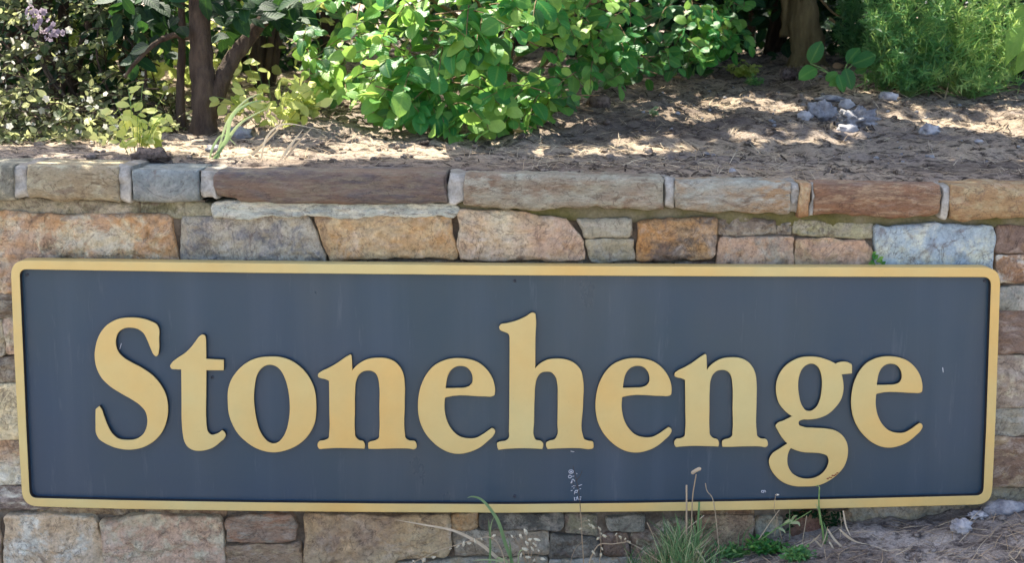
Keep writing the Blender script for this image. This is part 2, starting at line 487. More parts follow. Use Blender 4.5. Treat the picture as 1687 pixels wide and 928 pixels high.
# (pixel outline, Y, main, stain, blotch, options)
ST = [
    ([(-60, 352), (278, 356), (292, 434), (292, 482), (-60, 482)], .000, PINK, ORANGE, PALE, dict(rough=.014, patch=7)),
    ([(301, 358), (508, 356), (536, 420), (540, 480), (300, 480)], .004, (164, 152, 138), (178, 168, 156), (108, 105, 112), dict(rough=.013, patch=10)),
    ([(520, 358), (742, 358), (750, 424), (544, 427)], -.006, TAN, ORANGE, (196, 172, 138), dict(rough=.008, patch=6)),
    ([(542, 431), (602, 431), (602, 452), (542, 452)], .010, SAND, TAN, GREY, {}),
    ([(607, 432), (768, 432), (768, 452), (607, 452)], .012, (150, 126, 104), BROWN, GREY, {}),
    ([(754, 346), (850, 350), (932, 360), (960, 396), (963, 428), (760, 429)], -.008, PINK, PALE, (188, 160, 132), dict(rough=.009, patch=7)),
    ([(772, 433), (958, 433), (958, 452), (772, 452)], .011, (160, 134, 116), TAN, GREY, {}),
    ([(948, 361), (1042, 358), (1042, 386), (1030, 392), (962, 393)], -.002, (160, 154, 142), (148, 140, 126), GREY, dict(rough=.005, spk=.4)),
    ([(966, 397), (1044, 395), (1045, 428), (975, 433)], .000, (164, 150, 126), (150, 138, 116), GREY, dict(rough=.004, spk=.4)),
    ([(962, 436), (1010, 436), (1010, 452), (962, 452)], .012, (160, 140, 120), TAN, GREY, {}),
    ([(1050, 366), (1120, 362), (1181, 362), (1178, 424), (1170, 429), (1052, 429)], -.006, (170, 144, 114), (172, 126, 82), (92, 84, 84), dict(rough=.012, patch=8)),
    ([(1014, 434), (1108, 434), (1108, 452), (1014, 452)], .012, (168, 148, 128), TAN, GREY, {}),
    ([(1114, 434), (1180, 432), (1180, 452), (1114, 452)], .013, BROWN, MAUVE, GREY, {}),
    ([(1184, 363), (1278, 363), (1279, 384), (1184, 386)], .004, (136, 122, 110), (120, 106, 98), GREY, {}),
    ([(1282, 370), (1303, 366), (1304, 387), (1281, 386)], .006, (118, 108, 100), MAUVE, GREY, {}),
    ([(1307, 362), (1437, 371), (1437, 393), (1307, 386)], .002, (156, 150, 126), (136, 130, 98), GREY, dict(rough=.005)),
    ([(1184, 389), (1308, 392), (1306, 482), (1184, 482)], -.006, PINK, (176, 142, 118), GREY, dict(rough=.009, patch=7)),
    ([(1311, 393), (1422, 398), (1434, 410), (1435, 482), (1310, 482)], -.004, (182, 144, 120), PINK, TAN, dict(rough=.009, patch=7)),
    ([(1443, 373), (1638, 373), (1636, 482), (1440, 482)], -.010, (168, 178, 184), (150, 164, 182), (196, 196, 184), dict(rough=.006, patch=7, spk=.3)),
    ([(1641, 373), (1780, 373), (1780, 416), (1641, 417)], .000, (128, 106, 98), (120, 98, 92), BROWN, dict(rough=.004)),
    ([(1642, 420), (1780, 418), (1780, 464), (1644, 466)], -.002, (166, 128, 102), (150, 118, 98), WHITE, {}),
    # right edge, beside the sign
    ([(1560, 474), (1780, 470), (1780, 511), (1560, 508)], .000, (134, 136, 136), (150, 146, 138), GREY, dict(rough=.006)),
    ([(1560, 516), (1780, 515), (1780, 581), (1560, 582)], -.004, (140, 116, 106), (124, 104, 100), BROWN, dict(rough=.006, streak=3)),
    ([(1560, 586), (1780, 584), (1780, 671), (1560, 674)], .000, (172, 150, 136), (150, 136, 128), PALE, dict(rough=.008)),
    ([(1560, 677), (1780, 675), (1780, 717), (1560, 719)], .003, (146, 144, 140), (166, 156, 142), GREY, {}),
    ([(1560, 722), (1780, 720), (1780, 802), (1560, 804)], -.004, (146, 112, 90), (130, 104, 90), TAN, dict(rough=.006, streak=2)),
    ([(1400, 808), (1780, 806), (1780, 900), (1400, 900)], .008, (150, 136, 116), (170, 152, 126), GREY, dict(rough=.012)),
    # left edge, beside the sign
    ([(-60, 487), (80, 487), (80, 522), (-60, 522)], .004, (128, 112, 100), DARK, GREY, dict(rough=.008, streak=3)),
    ([(-60, 527), (3, 527), (5, 584), (-60, 584)], .000, (196, 182, 164), PALE, GREY, {}),
    ([(8, 529), (80, 529), (80, 585), (9, 585)], .002, (190, 168, 156), PINK, PALE, {}),
    ([(-60, 589), (80, 589), (80, 629), (-60, 630)], .003, (144, 128, 114), (120, 104, 94), GREY, dict(rough=.008)),
    ([(-60, 634), (80, 634), (80, 722), (-60, 725)], -.003, (214, 196, 164), (196, 178, 148), PALE, dict(rough=.006)),
    ([(-60, 728), (80, 728), (80, 796), (-60, 797)], .000, (176, 140, 112), WHITE, PALE, dict(rough=.009, patch=7)),
    ([(-60, 801), (80, 801), (80, 840), (-60, 843)], .004, (136, 120, 116), (120, 102, 98), WHITE, dict(rough=.008, streak=2)),
    # below the sign
    ([(62, 838), (225, 838), (228, 849), (62, 848)], .014, BROWN, DARK, TAN, dict(bevel=.004, rough=.003)),
    ([(240, 838), (372, 838), (372, 850), (242, 850)], .014, (150, 124, 104), BROWN, TAN, dict(bevel=.004, rough=.003)),
    ([(6, 852), (80, 850), (152, 852), (160, 866), (172, 960), (10, 960)], -.006, (202, 178, 152), (194, 164, 136), WHITE, dict(rough=.010, patch=7)),
    ([(-70, 858), (-3, 856), (-3, 960), (-70, 960)], .000, PINK, TAN, GREY, {}),
    ([(164, 860), (236, 853), (358, 853), (366, 870), (370, 960), (178, 960)], -.008, (196, 162, 142), (186, 152, 128), PALE, dict(rough=.011, patch=8)),
    ([(371, 858), (400, 851), (478, 850), (487, 868), (484, 889), (465, 896), (374, 894)], -.004, (156, 130, 114), (168, 124, 100), GREY, dict(rough=.008, streak=3)),
    ([(371, 902), (420, 900), (495, 897), (498, 960), (371, 960)], .000, (164, 136, 112), (150, 124, 104), TAN, dict(rough=.006, streak=3)),
    ([(502, 851), (738, 851), (742, 900), (736, 918), (650, 923), (640, 960), (504, 960)], -.008, (184, 160, 128), (152, 122, 108), (184, 152, 118), dict(rough=.010, patch=5)),
    ([(652, 928), (900, 922), (900, 975), (652, 975)], .004, (146, 138, 126), GREY, TAN, {}),
    ([(743, 850), (785, 849), (785, 871), (744, 873)], -.002, (180, 142, 106), ORANGE, TAN, dict(rough=.004)),
    ([(788, 848), (924, 848), (926, 866), (920, 874), (790, 873)], -.006, (112, 110, 106), (92, 90, 88), GREY, dict(rough=.006)),
    ([(746, 880), (780, 876), (902, 878), (904, 914), (750, 917)], .002, (156, 138, 120), (140, 126, 110), GREY, dict(rough=.007)),
    ([(930, 851), (984, 850), (985, 884), (932, 879)], .006, (146, 138, 116), GREY, MAUVE, dict(rough=.006)),
    ([(908, 882), (984, 890), (986, 918), (908, 920)], .004, (124, 116, 106), (106, 100, 94), GREY, {}),
    ([(906, 924), (1060, 922), (1060, 975), (906, 975)], -.002, (160, 156, 148), GREY, TAN, {}),
    ([(998, 854), (1062, 852), (1062, 877), (1003, 878)], .000, (148, 144, 136), (136, 132, 124), GREY, dict(rough=.004)),
    ([(996, 883), (1034, 881), (1035, 916), (994, 918)], .002, (116, 100, 88), BROWN, MAUVE, dict(rough=.004)),
    ([(1040, 880), (1110, 856), (1146, 870), (1146, 970), (1062, 970), (1040, 920)], .010, (150, 126, 110), (130, 108, 94), PALE, dict(rough=.016)),
    ([(1150, 841), (1242, 841), (1242, 850), (1150, 850)], .006, (140, 108, 84), BROWN, TAN, dict(bevel=.004, rough=.003)),
    ([(1150, 854), (1238, 854), (1239, 960), (1150, 960)], -.004, (168, 140, 116), (150, 112, 92), TAN, dict(rough=.006, spk=.9)),
    ([(1247, 856), (1291, 853), (1291, 898), (1247, 898)], .006, (156, 150, 134), GREY, TAN, dict(rough=.004)),
    ([(1310, 849), (1348, 849), (1350, 920), (1296, 920)], -.002, (142, 98, 82), (130, 90, 78), BROWN, dict(rough=.006)),
    ([(1354, 846), (1404, 844), (1404, 930), (1356, 930)], .008, (136, 112, 92), BROWN, TAN, dict(rough=.008)),
    # the bedding course under the capstones
    ([(-60, 326), (229, 332), (229, 353), (-60, 350)], .008, (158, 148, 132), (140, 130, 112), (112, 106, 84), dict(rough=.005)),
    ([(233, 332), (352, 334), (352, 356), (233, 356)], .010, (152, 146, 128), (136, 130, 110), (106, 102, 76), dict(rough=.005)),
    ([(348, 336), (470, 330), (744, 335), (756, 346), (744, 357), (350, 357)], -.010, (186, 188, 184), (168, 172, 172), WHITE, dict(rough=.009, streak=3, spk=.3)),
]
# a few more courses past each edge of the picture and behind the sign
for i, (x0, x1) in enumerate(((-330, -66), (1786, 2060))):
    y = 356
    for k, h in enumerate((78, 60, 70, 95, 60, 80, 100, 70)):
        m = x0 + (x1 - x0) * (.35 + .3 * ((k * 37) % 10) / 10)
        for a, b in ((x0, m - 4), (m + 4, x1)):
            ST.append(([(a, y), (b, y + 3), (b, y + h - 6), (a, y + h - 4)], .002 * (k % 3), (TAN, PINK, GREY, BROWN, SAND)[(k + i) % 5], (ORANGE, GREY, TAN)[k % 3], PALE, {}))
        y += h
for k, y in enumerate((486, 560, 640, 720, 790)):
    x = 90
    while x < 1550:
        w = 170 + (x * 7 + k * 53) % 140; b = min(x + w, 1552)
        ST.append(([(x, y), (b - 6, y), (b - 6, y + 64 if k < 4 else y + 44), (x, y + 64 if k < 4 else y + 44)], .004, (TAN, PINK, GREY, BROWN)[(k + int(x)) % 4], GREY, PALE, {}))
        x = b
for i, (px, Y, a, b, c, o) in enumerate(ST):
    o = dict(o)
    mk = {k: o.pop(k) for k in ('streak', 'patch', 'spk', 'bw') if k in o}
    mid_behind = 485 < sum(p[1] for p in px) / len(px) < 812 and 90 <= px[0][0] < 1553
    mat = stone_mat(a, b, c, i + 1, **mk)
    stone('stone', px, Y, mat, seed=i + 1, **o)

# mortar core and the mossy bed under the caps
def slab(name, us, vtop, vbot, y0, y1, mat, amp, seed, step=.015):
    a, b = P(us[0], 400, y0).x, P(us[-1], 400, y0).x
    tx, tz = xs_of(us, vtop, y0); bx, bz = xs_of(us, vbot, y0)
    n = max(2, int((b - a) / step)); m = max(2, int(abs(tz[0] - bz[0]) / step))
    v = []; f = []
    for i in range(n + 1):
        x = a + (b - a) * i / n
        zt, zb = interp(x, tx, tz), interp(x, bx, bz)
        v.append((x, y1, zt))
        for j in range(m + 1):
            z = zt + (zb - zt) * j / m
            v.append((x, y0 + amp * fbm((x, 0, z), 16, 4, seed), z))
        v.append((x, y1, zb))
    q = m + 3
    for i in range(n):
        for j in range(q):
            j2 = (j + 1) % q
            f.append((i * q + j, i * q + j2, (i + 1) * q + j2, (i + 1) * q + j))
    f.append(tuple(range(q))); f.append(tuple(n * q + j for j in range(q - 1, -1, -1)))
    return link(name, mesh(name, v, f), mat, wall)
slab('mortar_core', [-330, 2060], [330, 345], [1060, 1060], .020, .24, M['core'], .012, 3, .02)
slab('mortar_bed', [740, 960, 1300, 1790], [330, 334, 345, 350], [352, 364, 372, 376], .006, .05, M['moss_bed'], .008, 4)
slab('mortar_bed', [-60, 340], [322, 330], [340, 345], .014, .05, M['grey_bed'], .008, 6)

# capstones
def capstone(stn, mat, seed, Y=-0.035, back=0.27, rough=.004, name='capstone', rag=.006, top_drop=0.0):
    """stn: (u, v of the top front edge, v of the bottom edge)"""
    us = [s[0] for s in stn]
    x0, x1 = P(us[0], 300, Y).x, P(us[-1], 300, Y).x
    tx, tz = xs_of(us, [s[1] for s in stn], Y); bx, bz = xs_of(us, [s[2] for s in stn], Y)
    n = max(3, int((x1 - x0) / .011)); v = []; f = []
    st = [(0, .78), (.10, .92), (.35, .985)] + [(1 + i * (n - 2) / max(1, n - 2), 1) for i in range(0, n - 1)] + [(n - .35, .985), (n - .10, .92), (n, .78)]
    cross = None
    for (t, sh) in st:
        x = x0 + (x1 - x0) * t / n
        zt, zb = interp(x, tx, tz), interp(x, bx, bz)
        zb += rag * fbm((x, seed, 0), 22, 4, seed)
        zt += .0015 * fbm((x, seed, 0), 9, 3, seed + 1)
        h = zt - zb; row = [(back, zb), (.10, zb), (Y + .012, zb), (Y + .003, zb + .003)]
        for j in range(1, 9): row.append((Y, zb + h * j / 9.6))
        row += [(Y + .001, zt - .006), (Y + .004, zt - .002), (Y + .010, zt)]
        for j in range(1, 10): row.append((Y + .01 + (back - Y - .01) * j / 9, zt + .0))
        cy, cz = (back + Y) / 2, (zt + zb) / 2
        for (y, z) in row:
            pos = (x, y, z)
            nn = fbm((x, y, z * 1.8), 14, 4, seed) * .9 + fbm(pos, 45, 3, seed) * .5
            cc = min(1.0, max(0.0, (h * .5 - abs(z - cz)) / .02))
            yy = y - (.006 * cc) * (1 if y < .02 else 0) + (rough * nn if y < .05 else 0)
            zz = z + (rough * .6 * nn if z > cz else rough * nn * .5)
            g = (1 - sh) * .06
            xe = .006 * fbm((y, z, seed), 20, 4, seed + 7) * max(0, 1 - min(t, n - t) / 2.5)
            v.append((x + xe, yy + g * .5, cz + (zz - cz) * (1 - g)))
        cross = len(row)
    for i in range(len(st) - 1):
        for j in range(cross):
            j2 = (j + 1) % cross
            f.append((i * cross + j, i * cross + j2, (i + 1) * cross + j2, (i + 1) * cross + j))
    f.append(tuple(range(cross))); f.append(tuple((len(st) - 1) * cross + j for j in range(cross - 1, -1, -1)))
    o3 = Vector(((x0 + x1) / 2, 0.1, (tz[0] + bz[0]) / 2))
    me = mesh(name, [Vector(p) - o3 for p in v], f)
    bm = bmesh.new(); bm.from_mesh(me); bmesh.ops.recalc_face_normals(bm, faces=bm.faces); bm.to_mesh(me); bm.free()
    o = link(name, me, mat, wall); o.location = o3; return o

CS = [
    ([(-330, 266, 326), (-60, 268, 328)], (150, 136, 116), GREY, TAN, {}),
    ([(-52, 270, 330), (10, 272, 332), (23, 273, 330)], (140, 138, 128), (126, 122, 112), PALE, {}),
    ([(45, 272, 328), (100, 274, 331), (150, 274, 333), (180, 275, 330), (196, 275, 333)], (170, 156, 132), (158, 138, 112), (186, 176, 154), dict(streak=2)),
    ([(216, 280, 333), (270, 280, 335), (325, 281, 333)], (132, 138, 142), (120, 126, 132), (150, 154, 156), dict(rag=.002, rough=.002)),
    ([(355, 283, 324), (385, 283, 326), (395, 283, 334), (560, 283, 337), (735, 286, 336)], (138, 112, 98), (104, 97, 104), (144, 130, 114), dict(streak=5, rough=.003, rag=.003, blotch=.08, spk=.1)),
    ([(765, 288, 341), (800, 287, 342), (860, 288, 346), (960, 290, 342), (1060, 292, 346), (1094, 294, 345)], (164, 152, 136), (144, 116, 96), (178, 172, 158), dict(streak=3, rough=.006)),
    ([(1112, 298, 343), (1160, 298, 348), (1230, 299, 352), (1303, 301, 352)], (164, 158, 148), (172, 138, 106), (178, 176, 170), dict(streak=3)),
    ([(1318, 303, 359), (1336, 303, 358)], (182, 140, 102), (170, 124, 86), SAND, {}),
    ([(1343, 303, 358), (1400, 303, 355), (1470, 305, 360), (1552, 305, 357)], (164, 116, 84), (140, 104, 86), (184, 152, 124), dict(streak=4)),
    ([(1568, 304, 360), (1585, 304, 366), (1640, 304, 359), (1790, 306, 360)], (180, 144, 106), (168, 128, 92), SAND, dict(streak=2)),
    ([(1800, 306, 362), (2060, 310, 366)], (160, 140, 118), GREY, TAN, {}),
]
for i, (stn, a, b, c, o) in enumerate(CS):
    o = dict(o); mk = {k: o.pop(k) for k in ('streak', 'patch', 'spk', 'blotch') if k in o}
    a, b, c = ([x * .90 for x in q] for q in (a, b, c))
    mk.setdefault('blotch', .22); mk.setdefault('spk', .35); o.setdefault('rough', .003)
    capstone(stn, stone_mat(a, b, c, 200 + i, **mk), 50 + i, **o)
# pale mortar between the capstones, each a little set back
for i, (stn, Y) in enumerate([
        ([(-64, 271, 326), (-48, 271, 328)], -0.021),
        ([(24, 272, 327), (48, 272, 326)], -0.025), ([(196, 273, 330), (218, 276, 332)], -0.026),
        ([(330, 280, 331), (357, 282, 330)], -0.025), ([(739, 286, 334), (768, 287, 338)], -0.026),
        ([(1097, 294, 344), (1114, 297, 343)], -0.025), ([(1302, 300, 352), (1317, 301, 354)], -0.024),
        ([(1336, 303, 356), (1344, 303, 356)], -0.026), ([(1551, 304, 356), (1564, 304, 358)], -0.025),
        ([(1788, 305, 358), (1803, 305, 360)], -0.023)]):
    capstone(stn, M['joint'], 80 + i, Y=Y, back=.262, name='mortar_joint', rough=.011, rag=.010)

# ------------------------------------------------------------------ the sign
sign = thing('name_sign', P(832, 640, -0.03), 'long navy sign board with raised gold letters and gold frame on stone wall', 'sign')
SB = Vector(sign.location)
Y_PANEL, Y_FRAME, Y_LETTER = -0.050, -0.066, -0.064

def gold_mat():
    nt = NT('gold_paint'); vec = nt.coords((1, 1, 1))
    c0 = nt.mix(nt.ramp(nt.noise(vec, 2.2, 4, .6), [(.35, 0), (.65, 1)]), lin(213, 177, 103), lin(202, 187, 126))
    c0 = nt.mix(.35, c0, nt.ramp(nt.noise(vec, 7, 6, .7), [(.3, .82), (.7, 1.1)]), 'MULTIPLY')
    c0 = nt.mix(nt.ramp(nt.noise(vec, 90, 5, .8), [(.62, 0), (.74, .35)]), c0, lin(150, 128, 92))
    nt.l(c0, nt.b.inputs['Base Color']); nt.b.inputs['Roughness'].default_value = .42
    nt.b.inputs['Specular IOR Level'].default_value = .4
    nt.l(nt.bump(nt.noise(vec, 14, 4, .5), .06, .01), nt.b.inputs['Normal']); return nt.m
def navy_mat():
    nt = NT('navy_paint'); vec = nt.coords((1, 1, 1))
    c0 = nt.mix(nt.ramp(nt.noise(vec, 1.6, 4, .6), [(.35, 0), (.65, 1)]), lin(34, 62, 75), lin(28, 59, 81))
    c0 = nt.mix(nt.ramp(nt.noise(nt.coords((4, 2, 0), (1, 1, .05)), 9, 5, .6), [(.50, 0), (.78, .22)]), c0, lin(84, 100, 116))
    c0 = nt.mix(nt.ramp(nt.noise(nt.coords((9, 2, 0), (1, 1, .12)), 40, 4, .7), [(.60, 0), (.75, .25)]), c0, lin(96, 108, 118))
    c0 = nt.mix(nt.ramp(nt.noise(vec, 300, 2, .6), [(.74, 0), (.8, .35)]), c0, lin(150, 156, 166))
    nt.l(c0, nt.b.inputs['Base Color'])
    nt.l(nt.ramp(nt.noise(nt.coords((3, 1, 7), (1, 1, .5)), 4, 6, .65), [(.3, .26), (.7, .48)]), nt.b.inputs['Roughness'])
    nt.l(nt.bump(nt.noise(vec, 8, 3, .5), .05, .01), nt.b.inputs['Normal']); return nt.m
M['gold'] = gold_mat(); M['navy'] = navy_mat()
M['edge'] = plain_mat('letter_edge_frame_shade', (34, 32, 34), (52, 48, 46), 60, .7, .1)
M['screw'] = plain_mat('screw_metal', (40, 46, 56), (70, 76, 84), 200, .5, .1)
M['chalk'] = plain_mat('white_chalk', (196, 200, 206), (226, 228, 230), 200, .8, 0)
M['rust'] = plain_mat('rust', (120, 70, 50), (160, 104, 70), 200, .9, .2)

def spline_pts(pts, n=6):
    """closed smooth outline; a third value of 1 marks a corner"""
    q = len(pts); out = []
    for i in range(q):
        p1, p2 = pts[i], pts[(i + 1) % q]; p0, p3 = pts[i - 1], pts[(i + 2) % q]
        b, c = Vector(p1[:2]), Vector(p2[:2])
        d = (c - b).length
        def tang(pp, pm, pn):
            if len(pm) > 2: return None
            a_, m_, n_ = Vector(pp[:2]), Vector(pm[:2]), Vector(pn[:2])
            l1, l2 = max((m_ - a_).length, 1e-6), max((n_ - m_).length, 1e-6)
            t = (m_ - a_) / l1 * l2 + (n_ - m_) / l2 * l1
            return t / (l1 + l2)
        t1 = tang(p0, p1, p2); t2 = tang(p1, p2, p3)
        if t1 is None and t2 is None:
            out.append(b); continue
        if t1 is None: t1 = ((c - b) / d * 2 - t2) if d else t2
        if t2 is None: t2 = ((c - b) / d * 2 - t1) if d else t1
        for k in range(n):
            t = k / n
            out.append((2 * t ** 3 - 3 * t * t + 1) * b + (t ** 3 - 2 * t * t + t) * d * t1 + (-2 * t ** 3 + 3 * t * t) * c + (t ** 3 - t * t) * d * t2)
    return out

def plate(name, loops, yf, yb, mats, bev=.002, side=False, parent=sign, inner=False):
    """loops of photo pixels on the plane y = yf, extruded back to yb"""
    cu = bpy.data.curves.new(name, 'CURVE'); cu.dimensions = '2D'; cu.fill_mode = 'BOTH'
    cu.extrude = (yb - yf) / 2 - bev; cu.bevel_depth = bev; cu.bevel_resolution = 2; cu.offset = -bev
    for lp in loops:
        sp = cu.splines.new('POLY'); sp.points.add(len(lp) - 1); sp.use_cyclic_u = True
        for q, p in zip(sp.points, lp):
            w = P(p[0], p[1], yf); q.co = (w.x, w.z, 0, 1)
    tmp = bpy.data.objects.new('tmp', cu)
    me = bpy.data.meshes.new_from_object(tmp)
    bpy.data.objects.remove(tmp); bpy.data.curves.remove(cu)
    me.name = name
    mid = (yf + yb) / 2
    me.transform(Matrix(((1, 0, 0, -SB.x), (0, 0, -1, mid - SB.y), (0, 1, 0, -SB.z), (0, 0, 0, 1))))
    me.materials.clear()
    for m in mats: me.materials.append(m)
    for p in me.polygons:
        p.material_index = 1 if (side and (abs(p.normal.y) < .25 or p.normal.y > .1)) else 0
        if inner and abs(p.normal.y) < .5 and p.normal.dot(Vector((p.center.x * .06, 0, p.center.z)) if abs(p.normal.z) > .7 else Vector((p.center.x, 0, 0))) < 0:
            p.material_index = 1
        p.use_smooth = False
    return link(name, me, None, parent)

def zoomed(pts, ox, oy, s): return [((p[0] / s + ox, p[1] / s + oy) + tuple(p[2:])) for p in pts]

L_S = zoomed([(440,94),(450,112),(453,180),(452,255),(446,280),(435,289),(420,279),(404,248),(380,190),(355,145),(320,121),(280,113),(240,117),(207,140),(190,180),(190,220),(205,262),(240,298),(290,328),(350,360),(410,402),(460,458),(495,525),(508,600),(500,680),(470,755),(420,810),(350,848),(265,861),(190,850),(120,820),(85,795),(68,765),(63,700),(63,640),(64,612,1),(87,593,1),(100,610),(115,650),(140,715),(170,765),(205,792),(255,800),(310,795),(350,770),(373,730),(380,680),(370,630),(340,592),(290,556),(220,516),(150,470),(100,420),(70,360),(58,290),(65,220),(90,150),(135,95),(200,60),(275,50),(350,56),(405,74)], 140, 510, 3.712)
L_t = zoomed([(268,49),(286,57),(291,80),(293,130),(294,218,1),(416,225,1),(416,299,1),(295,299,1),(294,450),(294,640),(298,690),(308,728),(330,746),(360,742),(388,728),(402,715,1),(422,730),(430,750),(420,772),(390,800),(350,832),(300,852),(250,860),(205,855),(165,832),(142,795),(130,740),(123,660),(121,500),(119,293,1),(80,292),(52,288),(42,268),(55,245),(90,215),(140,182),(185,140),(220,95),(247,60)], 270, 540, 4.217)
L_o = zoomed([(420,65),(500,68),(580,90),(650,130),(715,190),(765,265),(797,350),(808,450),(807,540),(798,605),(770,675),(715,750),(640,808),(550,845),(460,860),(380,850),(300,820),(220,765),(160,705),(115,630),(85,545),(75,440),(78,340),(100,265),(145,195),(205,135),(270,95),(345,72)], 360, 575, 5.017)
I_o = zoomed([(425,135),(470,145),(510,178),(545,240),(570,320),(583,400),(588,500),(580,590),(562,670),(530,735),(490,775),(450,785),(410,770),(375,735),(340,675),(315,590),(300,500),(293,420),(300,310),(315,230),(345,175),(385,143)], 360, 575, 5.017)
L_n = zoomed([(312,49),(320,54),(324,80),(326,120),(328,180,1),(350,152),(400,112),(460,85),(540,75),(620,82),(680,108),(725,155),(752,215),(762,290),(762,450),(763,700),(770,740),(792,757),(848,769),(859,790),(857,822),(844,833),(800,829),(640,828),(520,832),(463,830,1),(458,800),(462,778),(480,768),(520,758),(545,740),(550,700),(551,500),(550,310),(542,250),(520,205),(485,185),(450,183),(415,192),(380,222),(360,270),(352,360),(350,520),(350,680),(356,730),(380,755),(420,768),(430,785),(428,829,1),(340,826),(180,824),(90,830),(55,831),(42,812),(42,785),(55,766),(100,757),(130,740),(136,700),(137,500),(135,268,1),(100,252),(65,245),(46,235),(45,210),(65,192),(130,160),(200,120),(250,85),(292,58)], 515, 575, 5.016)
L_e = zoomed([(430,55),(510,65),(580,90),(640,135),(690,200),(718,270),(725,340),(718,372),(695,382),(640,382),(320,387),(303,392),(298,420),(300,520),(320,595),(360,665),(415,715),(490,737),(560,733),(620,703),(670,668),(697,650,1),(720,662),(726,680),(715,708),(660,765),(590,820),(510,855),(430,870),(350,862),(270,828),(190,765),(130,690),(90,605),(70,500),(72,400),(95,290),(140,195),(205,120),(280,78),(355,58)], 675, 580, 5.155)
I_e = zoomed([(306,310,1),(312,260),(325,205),(350,160),(390,130),(440,122),(485,135),(518,170),(533,220),(530,260),(510,288),(475,303),(400,308)], 675, 580, 5.155)
L_h = zoomed([(245,55),(257,62),(260,80),(258,200),(257,382,1),(285,355),(330,332),(385,326),(440,332),(490,355),(525,395),(538,450),(538,600),(537,780),(545,800),(570,810),(595,816),(600,835),(596,855),(580,860),(520,855),(420,855),(330,860,1),(320,840),(322,820),(340,810),(370,802),(382,785),(386,700),(388,560),(386,480),(375,435),(350,408),(320,404),(290,412),(268,440),(258,480),(253,560),(250,700),(250,785),(258,803),(290,812),(302,824),(302,848),(297,860,1),(230,856),(120,857),(40,864,1),(33,845),(33,822),(50,815),(85,808),(99,795),(101,750),(104,500),(105,205,1),(98,182),(75,170),(50,158),(44,140),(52,126),(90,117),(140,104),(200,78)], 810, 500, 3.569)
L_g = zoomed([(330,50),(390,56),(440,72),(490,95,1),(580,92),(592,100),(595,130),(595,158,1),(530,165,1),(540,220),(540,270),(525,325),(490,375),(440,420),(380,445),(320,453),(275,455),(257,465),(257,485),(280,497),(350,505),(430,510),(490,523),(535,555),(562,600),(570,650),(562,710),(540,760),(500,805),(440,848),(370,875),(300,880),(220,876),(150,850),(100,805),(70,750),(66,710),(85,672),(130,640),(182,606,1),(150,570),(120,520),(108,490),(115,479),(160,458),(212,432,1),(165,395),(130,350),(112,290),(112,220),(130,165),(165,115),(220,75),(275,54)], 1250, 575, 3.865)
I_g1 = zoomed([(345,97),(375,115),(395,155),(403,210),(400,270),(388,330),(365,375),(330,397),(300,392),(275,360),(258,300),(252,240),(258,180),(275,135),(305,105)], 1250, 575, 3.865)
I_g2 = zoomed([(205,635,1),(240,650),(290,662),(350,665),(400,670),(435,685),(445,715),(435,755),(405,795),(360,822),(310,830),(260,822),(215,795),(190,755),(183,710),(190,665)], 1250, 575, 3.865)

def refit(loops, src, dst):
    """the same letter cut again at another place: source box -> target box"""
    sx = (dst[2] - dst[0]) / (src[2] - src[0]); sy = (dst[3] - dst[1]) / (src[3] - src[1])
    return [[((p[0] - src[0]) * sx + dst[0], (p[1] - src[1]) * sy + dst[1]) + tuple(p[2:]) for p in lp] for lp in loops]
BE = (688.2, 590.7, 815.8, 748.8); BN = (523.4, 584.6, 686.3, 741.0)
letters = [[L_S], [L_t], [L_o, I_o], [L_n], [L_e, I_e], [L_h],
           refit([L_e, I_e], BE, (980.8, 590.7, 1106.8, 746.8)), refit([L_n], BN, (1111.1, 584.0, 1265.0, 737.5)),
           [L_g, I_g1, I_g2], refit([L_e, I_e], BE, (1402.2, 587.7, 1520.2, 738.6))]
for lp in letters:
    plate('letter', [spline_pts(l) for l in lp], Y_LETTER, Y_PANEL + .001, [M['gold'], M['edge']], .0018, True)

def rounded(path, corner):
    """path: pixel points; points with a third value get a corner of that radius"""
    out = []; n = len(path)
    for i, p in enumerate(path):
        if len(p) < 3: out.append(Vector(p)); continue
        r = p[2]; c = Vector(p[:2])
        a = (Vector(path[i - 1][:2]) - c).normalized(); b = (Vector(path[(i + 1) % n][:2]) - c).normalized()
        for k in range(9):
            t = k / 8; q1 = c + a * r; q2 = c + b * r
            out.append(q1 * (1 - t) ** 2 + c * 2 * t * (1 - t) + q2 * t * t)
    return out
OUT = [(17, 429, 26), (420, 434), (840, 438), (1250, 440), (1649, 441, 28), (1645, 560), (1641, 680), (1634, 832, 26), (1440, 837), (1250, 841), (1045, 844), (840, 846), (630, 845), (420, 843), (200, 839.5), (37, 835, 26), (28, 680), (22, 560)]
INN = [(32, 444, 12), (420, 450), (840, 454), (1250, 456), (1633, 457, 14), (1629, 580), (1625, 700), (1620, 817, 12), (1440, 821.5), (1250, 826), (1045, 829.5), (840, 831.5), (630, 830.5), (420, 828.5), (200, 825), (49, 821, 12), (43, 700), (38, 580)]
plate('frame', [rounded(OUT, 0), rounded(INN, 0)], Y_FRAME, -.022, [M['gold'], M['edge']], .0018, inner=True)  # inner returns coloured dark, painting in the shade inside the frame
PAN = [(24, 437, 12), (420, 442), (840, 446), (1250, 448), (1641, 449, 12), (1627, 824, 12), (1250, 833), (840, 838), (420, 835), (43, 828, 12)]
plate('panel', [rounded(PAN, 0)], Y_PANEL, -.026, [M['navy']], .001)
for (u, v) in ((45, 453), (1622, 463), (848, 463), (848, 818), (350, 622)):
    c = P(u, v, Y_PANEL); mb = MB(); mb.tube([c + Vector((0, .002, 0)) - SB, c - Vector((0, .0025, 0)) - SB], [.0042, .0034], 10)
    mb.build('screw', M['screw'], sign)
